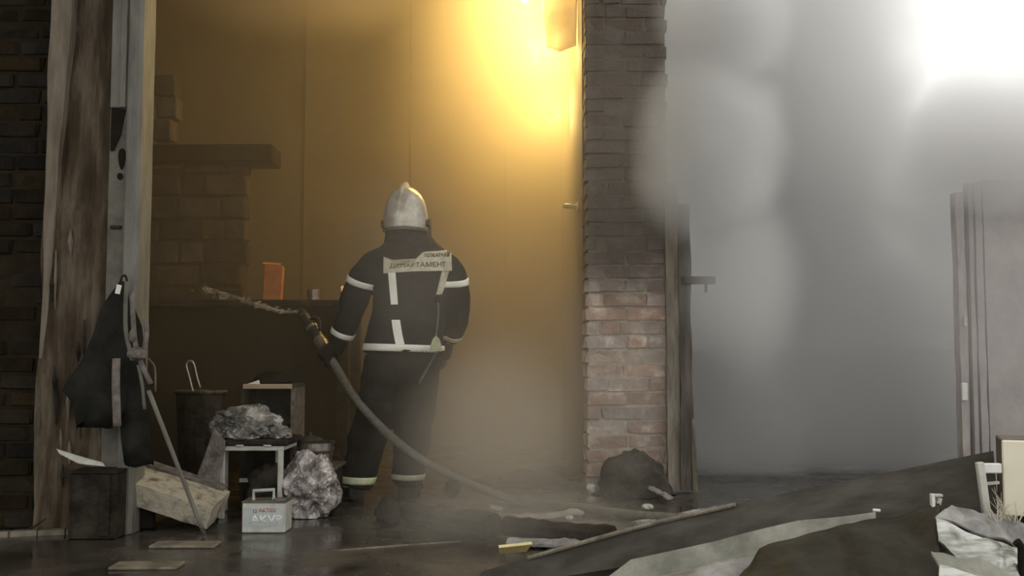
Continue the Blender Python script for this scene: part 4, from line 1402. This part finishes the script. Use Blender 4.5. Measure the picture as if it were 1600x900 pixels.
tag(obj('yellow_board', yb, M_yellow), 'small bright yellow board at the tip of the dark roof board', 'board')
rc = thing('hose_coupling', 'faded red hose coupling on the floor above the yellow board', 'coupling', F(770, 838))
rcc = F(770, 836)
obj('coupling_body', lathe(BM(), (rcc.x, rcc.y + 0.02, 0.0), [(0, 0), (.03, 0), (.022, .03), (.034, .045), (.034, .07), (0, .07)], 16), M_red, rc)
obj('coupling_lug', box(BM(), (rcc.x - 0.03, rcc.y + 0.02, 0.055), (0.035, 0.02, 0.022), Euler((0, 0.5, 0)), bevel=0.003), M_red, rc)
obj('coupling_lug', box(BM(), (rcc.x + 0.03, rcc.y + 0.02, 0.055), (0.035, 0.02, 0.022), Euler((0, -0.5, 0)), bevel=0.003), M_red, rc)
tag(obj('pale_scrap', box(BM(), F(775, 797) + Vector((0, 0, .012)), (0.07, .04, .02), Euler((.1, .2, .3)), bevel=.004), M_greyash), 'pale scrap on the floor beyond the red coupling', 'scrap')

tag(obj('rubble_mound', lump(F(988, 772) + Vector((0, -0.06, 0.0)), (0.22, 0.13, 0.23), 14, 0.4, 1.4, 4, crumple=0.4, flat_to=0.002), M_ash, smooth=True, origin=F(985, 770)), 'dark heap of burnt tarpaulin at the foot of the brick pier', 'heap')
beam(F(1012, 760, .06), F(1046, 778, .04), 0.05, 0.02, 9, M_greyash, 'pale_lath', 'short pale lath leaning on the dark heap by the door jamb', 'lath')
for k, (px, py, sx, sz, lab) in enumerate(((924, 770, .045, .05, 'shiny white crumpled scrap left of the dark heap'), (946, 772, .02, .045, 'small white scrap between heap and crumpled scrap'),
                                            (962, 778, .012, .05, 'thin white splinter upright before the dark heap'), (958, 806, .03, .025, 'white pebble of plaster beside the hose'),
                                            (890, 812, .03, .02, 'white chip on the floor beyond the charred pole'), (1012, 797, .045, .03, 'broken white cup rim near the roof board'))):
    p = F(px, py)
    tag(obj('white_scrap', lump((p.x, p.y, sz / 2), (sx / 1.5, sx / 1.5, sz / 1.6), k + 2, .5, 2.4, 2, flat_to=0.001), M_whitebright if k < 2 else M_white, origin=p), lab, 'scrap', 'white scraps on the floor')
tag(obj('floor_rubble', lump(F(860, 762) + Vector((0, 0.15, 0.0)), (0.42, .2, .10), 21, .5, 3.0, 4, crease=.3, flat_to=0.001), M_ash, origin=F(860, 765)), 'low heap of burnt rubble inside the doorway', 'heap')
beam(F(990, 818, .012), F(1120, 793, .012), 0.05, 0.022, 13, M_greyash, 'metal_strip', 'pale metal strip lying behind the long dark roof board', 'strip')
for k, (px, py, w_, l_) in enumerate(((290, 853, .28, .06), (230, 886, .26, .06))):  # thin pale strips lying just above the floor
    tag(obj('pale_strip', box(BM(), F(px, py) + Vector((0, 0, .006)), (w_, l_ * 2, .012), Euler((0, 0, .02)), bevel=.003), M_sill),
        ('flat pale strip on the wet floor in front of the speckled slab', 'flat pale strip on the wet floor at the bottom edge')[k], 'board', 'flat pale strips on the wet floor')

# ================================================================== FOREGROUND HEAP (right)
heap = BM()
bmesh.ops.create_grid(heap, x_segments=50, y_segments=40, size=1.0)
for v in heap.verts:
    x, y = v.co.x, v.co.y
    X = 1.55 + x * 1.25
    Y = 3.45 + y * 0.75
    e = max(0.0, 1 - (abs(x) ** 2.6)) * max(0.0, 1 - abs(y) ** 2.4)
    rise = 0.05 + 0.24 * min(1, max(0, (X - 0.4) / 1.3))
    v.co = Vector((X, Y, e * rise * (0.8 + 0.35 * noise.noise(Vector((X * 4, Y * 4, 1))) + .12 * noise.noise(Vector((X * 13, Y * 13, 3)))) - 0.02))
hp_ = obj('rubble_heap', heap, M_ash, smooth=False)
tag(hp_, 'heap of ash and rubble carrying the fallen roof sheets', 'rubble', kind='stuff')

rbd = thing('roof_board', 'long dark burnt roof board slanting up to the right', 'roof board', (0.9, 3.6, 0))
topl = [W(752, 893, 3.86), W(1000, 824, 3.72), W(1250, 766, 3.58), W(1552, 704, 3.42)]
botl = [W(740, 925, 3.84), W(1000, 880, 3.60), W(1250, 850, 3.45), W(1560, 815, 3.30)]
obj('board_face', grid_sheet(topl, botl, 60, 10, 0.035, 0.012, 2.2, 6), M_board, rbd, smooth=False)
te = [p + Vector((0, -0.018, 0.006)) for p in topl]
obj('edge_batten', tube(BM(), smooth_path([te[0].lerp(te[1], .3)] + te[1:2] + [te[1].lerp(te[2], .6)], 8), 0.008, 6), M_jamb, rbd)
ab = grid_sheet([W(985, 873, 3.46), W(1120, 846, 3.42), W(1250, 812, 3.36), W(1368, 799, 3.32)], [W(930, 915, 3.40), W(1100, 915, 3.36), W(1225, 872, 3.28), W(1369, 822, 3.26)], 30, 10, 0.03, 0.02, 3, 3)
tag(obj('ash_board', ab, M_ashboard), 'pale ash covered board under the long dark roof board', 'board')
tag(obj('white_peg', tube(BM(), [W(1364, 797, 3.27), W(1375, 798, 3.27)], 0.005, 8), M_whitebright), 'tiny white peg at the end of the pale ash board', 'peg')

tarp = grid_sheet([W(1130, 925, 3.22), W(1190, 868, 3.22), W(1290, 838, 3.20), W(1400, 815, 3.16), W(1470, 790, 3.12)],
                  [W(1060, 945, 2.9), W(1190, 960, 2.86), W(1300, 960, 2.84), W(1420, 960, 2.82), W(1475, 960, 2.82)], 44, 22, 0.012, 0.05, 4, 9, crease=0.03)
tag(obj('tarpaulin', tarp, M_tarp, smooth=True), 'dark crumpled tarpaulin in the foreground left of the zinc sheets', 'tarpaulin')
gs = grid_sheet([W(1015, 905, 3.3), W(1120, 876, 3.28), W(1230, 868, 3.24)], [W(1010, 930, 3.1), W(1120, 930, 3.1), W(1200, 925, 3.1)], 18, 6, 0.01, 0.03, 4, 14)
tag(obj('ash_sheet', gs, M_greyash, smooth=True), 'grey ash sheet lying in the foreground below the pale ash board', 'sheet')

sheets = [
    ([W(1487, 789, 3.12), W(1530, 803, 3.10), W(1640, 842, 3.06)], [W(1462, 806, 3.06), W(1525, 836, 3.02), W(1640, 872, 2.98)], 'narrow ash grey zinc sheet on top of the pile', M_greyash, 2),
    ([W(1461, 811, 3.05), W(1530, 838, 3.01), W(1640, 874, 2.97)], [W(1464, 850, 2.98), W(1510, 882, 2.92), W(1640, 935, 2.84)], 'wide pale green zinc sheet bent over the pile', M_sheet, 4),
    ([W(1455, 862, 2.90), W(1530, 872, 2.88), W(1640, 940, 2.80)], [W(1470, 884, 2.84), W(1530, 905, 2.80), W(1640, 960, 2.76)], 'dull zinc sheet folded below the wide pale sheet', M_ashboard, 6),
    ([W(1466, 886, 2.82), W(1530, 903, 2.80), W(1620, 940, 2.76)], [W(1470, 950, 2.74), W(1530, 955, 2.72), W(1620, 965, 2.70)], 'lowest zinc sheet at the bottom edge of the pile', M_sheet, 8)]
for a_, b_, lab, m_, sd_ in sheets:
    tag(obj('zinc_sheet', grid_sheet(a_, b_, 40, 14, 0.006, 0.014, 8, sd_, crease=.022), m_, smooth=False), lab, 'metal sheet', 'bent zinc sheets of the pile')
bk = thing('metal_bracket', 'small pale metal bracket standing on top of the tarpaulin', 'bracket', W(1462, 790, 3.12))
obj('bracket_upright', box(BM(), W(1457, 782, 3.12), (0.010, 0.02, 0.040), bevel=.002), M_whitebright, bk)
obj('bracket_arm', box(BM(), W(1464, 774, 3.12), (0.030, 0.02, 0.008), bevel=.002), M_white, bk)
obj('bracket_foot', box(BM(), W(1466, 785, 3.125), (0.012, 0.02, 0.030), Euler((0, .3, 0)), bevel=.002), M_white, bk)

lf = thing('white_stool_frame', 'white broken frame with slanting leg left of the cream cabinet', 'frame', W(1548, 812, 3.15))
lg0, lg1 = W(1527, 722, 3.15), W(1546, 812, 3.12)
lgm = BM()
d_ = (lg1 - lg0)
box(lgm, (lg0 + lg1) / 2, (0.022, 0.022, d_.length), Euler((0, -math.atan2(d_.x, -d_.z), 0)), bevel=.003)
obj('leg', lgm, M_white, lf)
obj('cross_rail', box(BM(), (W(1530, 730, 3.15) + W(1562, 733, 3.2)) / 2, (0.068, 0.02, 0.030), bevel=.003), M_whitebright, lf)
obj('lower_rail', box(BM(), W(1549, 755, 3.2), (0.045, 0.012, 0.008), Euler((0, -.1, 0))), M_white, lf)

cY = 3.2
kx0 = W(1556, 745, cY).x
kz0, kz1 = W(1575, 806, cY).z, W(1575, 688, cY).z
cc = thing('cream_cabinet', 'cream enamel cabinet at the right edge on top of the debris', 'cabinet', (kx0 + 0.2, cY + 0.1, kz0))
RZ = Euler((0, 0, 0.10))
def cbox(dx0, dx1, dy0, dy1, z0, z1, m, name, bev=.004):
    bm = box(BM(), ((dx0 + dx1) / 2, (dy0 + dy1) / 2, (z0 + z1) / 2), (dx1 - dx0, dy1 - dy0, z1 - z0), bevel=bev)
    bmesh.ops.transform(bm, matrix=Matrix.Translation((W(1567, 745, cY).x, cY, 0)) @ Matrix.Rotation(-0.36, 4, 'Z'), verts=bm.verts)
    return obj(name, bm, m, cc)
cbox(0, 0.40, 0, 0.02, kz0, kz1, M_cream, 'front_panel')
cbox(0.0, 0.02, 0.02, 0.22, kz0 + 0.035, kz1, M_brownside, 'side_panel')
cbox(0.38, 0.40, 0.02, 0.22, kz0 + 0.035, kz1, M_brownside, 'side_panel')
cbox(0.02, 0.38, 0.20, 0.22, kz0 + 0.035, kz1, M_brownside, 'back_panel')
cbox(0, 0.40, 0.02, 0.22, kz1 - 0.012, kz1 + 0.002, M_brownside, 'top_panel')
cbox(0.05, 0.35, 0.04, 0.18, 0.10, kz0 + 0.036, M_charred, 'plinth')
tag(obj('black_pipe', tube(BM(), [W(1588, 846, 2.9), W(1597, 856, 2.9), W(1598, 960, 2.9)], 0.012, 10), M_hole), 'short black pipe end at the right edge of the picture', 'pipe')
# dry straw
sw = BM()
r3 = random.Random(7)
for k in range(40):
    b0 = W(r3.uniform(1548, 1592), r3.uniform(812, 838), r3.uniform(3.03, 3.16))
    tp_ = b0 + Vector((r3.uniform(-.04, .05), r3.uniform(-.03, .03), r3.uniform(.03, .10)))
    tube(sw, [b0, b0.lerp(tp_, .5) + Vector((r3.uniform(-.01, .01), 0, .01)), tp_], [.0011, .001, .0005], 4)
tag(obj('dry_straw', sw, M_straw), 'tuft of dry pale straw between frame and cream cabinet', 'straw', kind='stuff')


# ================================================================== SMOKE AND HAZE
def vol_box(name, lo, hi, label, dens, color, aniso, build=None, emit=None):
    bm = bx(lo[0], hi[0], lo[1], hi[1], lo[2], hi[2])
    m = bpy.data.materials.new(name)
    m.use_nodes = True
    nt = m.node_tree
    nt.nodes.clear()
    out = nt.nodes.new('ShaderNodeOutputMaterial')
    pv = nt.nodes.new('ShaderNodeVolumePrincipled')
    pv.inputs['Color'].default_value = (*color, 1)
    pv.inputs['Density'].default_value = dens
    pv.inputs['Anisotropy'].default_value = aniso
    nt.links.new(pv.outputs[0], out.inputs['Volume'])
    if build:
        build(nt, pv)
    o = obj(name, bm, m)
    tag(o, label, 'smoke', kind='stuff')
    return o


def blobs(spec, nscale, namp, base=0.0):
    """soft ellipsoidal puffs, their edge broken up by noise: spec [(centre, radii, density, softness)]"""
    def build(nt, pv):
        N, L = nt.nodes, nt.links
        geo = N.new('ShaderNodeNewGeometry')
        nz = N.new('ShaderNodeTexNoise')
        nz.inputs['Scale'].default_value = nscale
        nz.inputs['Detail'].default_value = 1.5
        nz.inputs['Roughness'].default_value = 0.55
        L.new(geo.outputs['Position'], nz.inputs['Vector'])
        total = None
        for c, r, d, soft in spec:
            sub = N.new('ShaderNodeVectorMath')
            sub.operation = 'SUBTRACT'
            sub.inputs[1].default_value = c
            L.new(geo.outputs['Position'], sub.inputs[0])
            dv = N.new('ShaderNodeVectorMath')
            dv.operation = 'DIVIDE'
            dv.inputs[1].default_value = r
            L.new(sub.outputs[0], dv.inputs[0])
            ln = N.new('ShaderNodeVectorMath')
            ln.operation = 'LENGTH'
            L.new(dv.outputs[0], ln.inputs[0])
            ad = N.new('ShaderNodeMath')
            ad.operation = 'MULTIPLY_ADD'
            ad.inputs[1].default_value = namp
            L.new(nz.outputs['Fac'], ad.inputs[0])
            L.new(ln.outputs['Value'], ad.inputs[2])
            mr = N.new('ShaderNodeMapRange')
            mr.interpolation_type = 'SMOOTHSTEP'
            mr.inputs[1].default_value = 1.0 + namp * 0.5
            mr.inputs[2].default_value = 1.0 - soft + namp * 0.5
            mr.inputs[3].default_value = 0.0
            mr.inputs[4].default_value = d
            L.new(ad.outputs[0], mr.inputs[0])
            if total is None:
                total = mr.outputs[0]
            else:
                s_ = N.new('ShaderNodeMath')
                s_.operation = 'MAXIMUM'
                L.new(total, s_.inputs[0])
                L.new(mr.outputs[0], s_.inputs[1])
                total = s_.outputs[0]
        if base:
            s_ = N.new('ShaderNodeMath')
            s_.operation = 'ADD'
            s_.inputs[1].default_value = base
            L.new(total, s_.inputs[0])
            total = s_.outputs[0]
        L.new(total, pv.inputs['Density'])
    return build


def pw(px, py, Y):
    p = W(px, py, Y)
    return (p.x, p.y, p.z)


# warm haze filling the burning room, densest around the flame and over the floor
vol_box('room_haze', (-3.38, YF + 0.32, 0.01), (XP0 - 0.02, 9.35, 4.48), 'warm smoky haze filling the burning room', 0.20, (0.86, 0.76, 0.60), 0.1,
        blobs([(pw(830, 120, 7.3), (1.25, 1.5, 2.0), 1.0, 0.95), (pw(810, 480, 7.0), (0.8, 1.3, 1.4), 0.95, 0.95),
               (pw(480, -15, 6.6), (1.1, 0.9, 0.34), 0.6, 0.8), (pw(780, 660, 5.8), (0.75, 0.6, 0.75), 0.9, 0.9)], 1.2, 0.4, base=0.085))
# grey smoke pouring from the right doorway
vol_box('smoke_cloud', (XP1 - 0.02, 6.66, 0.01), (5.9, 9.6, 5.6), 'thick grey smoke pouring out of the right doorway', 1.0, (0.965, 0.965, 0.955), 0.0,
        blobs([(pw(1230, 200, 7.7), (1.10, 1.2, 2.3), 2.6, 0.4),
               (pw(1330, 560, 7.8), (1.45, 1.2, 1.5), 2.6, 0.4),
               (pw(1150, 620, 7.7), (0.75, 1.1, 1.4), 2.4, 0.5),
               (pw(1135, 520, 7.4), (0.62, 0.8, 1.5), 3.0, 0.5),
               (pw(1090, 120, 7.3), (0.75, 0.8, 1.7), 3.0, 0.5),
               (pw(1580, 235, 7.3), (1.2, 1.0, 0.72), 2.8, 0.6),
               (pw(1470, 360, 7.5), (1.0, 1.0, 1.0), 2.4, 0.6)], 1.5, 0.55))
vol_box('smoke_puff', (0.68, 5.42, 0.5), (1.75, 6.20, 4.2), 'grey smoke billow curling around the upper edge of the brick pier', 1.0, (0.965, 0.965, 0.955), 0.0,
        blobs([(pw(1108, 235, 5.85), (0.52, 0.42, 0.66), 9.0, 0.75),
               (pw(1140, 30, 5.85), (0.46, 0.40, 0.46), 8.0, 0.75),
               (pw(1155, 430, 5.9), (0.40, 0.36, 0.7), 3.5, 0.85)], 2.2, 0.5))
vol_box('smoke_veil', (2.2, 5.5, 0.02), (4.6, 6.24, 3.2), 'pale smoke veil drifting over the top of the right hand wall', 1.0, (0.94, 0.93, 0.92), 0.0,
        blobs([(pw(1570, 245, 5.9), (0.95, 0.40, 0.42), 6.0, 0.8),
               (pw(1530, 470, 5.9), (0.75, 0.40, 1.1), 1.0, 0.9)], 2.0, 0.4))
# thin smoke drifting over the threshold right of the firefighter
vol_box('smoke_drift', (-1.3, 4.2, 0.01), (1.15, 5.25, 3.0), 'thin pale smoke drifting over the floor right of the firefighter', 0.3, (0.82, 0.78, 0.70), 0.0,
        blobs([(pw(775, 690, 4.8), (0.66, 0.52, 0.66), 0.95, 0.9),
               (pw(800, 820, 4.7), (0.85, 0.5, 0.38), 1.3, 0.9),
               (pw(960, 600, 4.8), (0.5, 0.5, 0.8), 0.42, 0.9),
               (pw(640, 450, 4.8), (0.5, 0.45, 0.75), 0.34, 0.9),
               (pw(980, 230, 4.8), (0.5, 0.5, 1.0), 0.20, 0.9)], 1.8, 0.4))
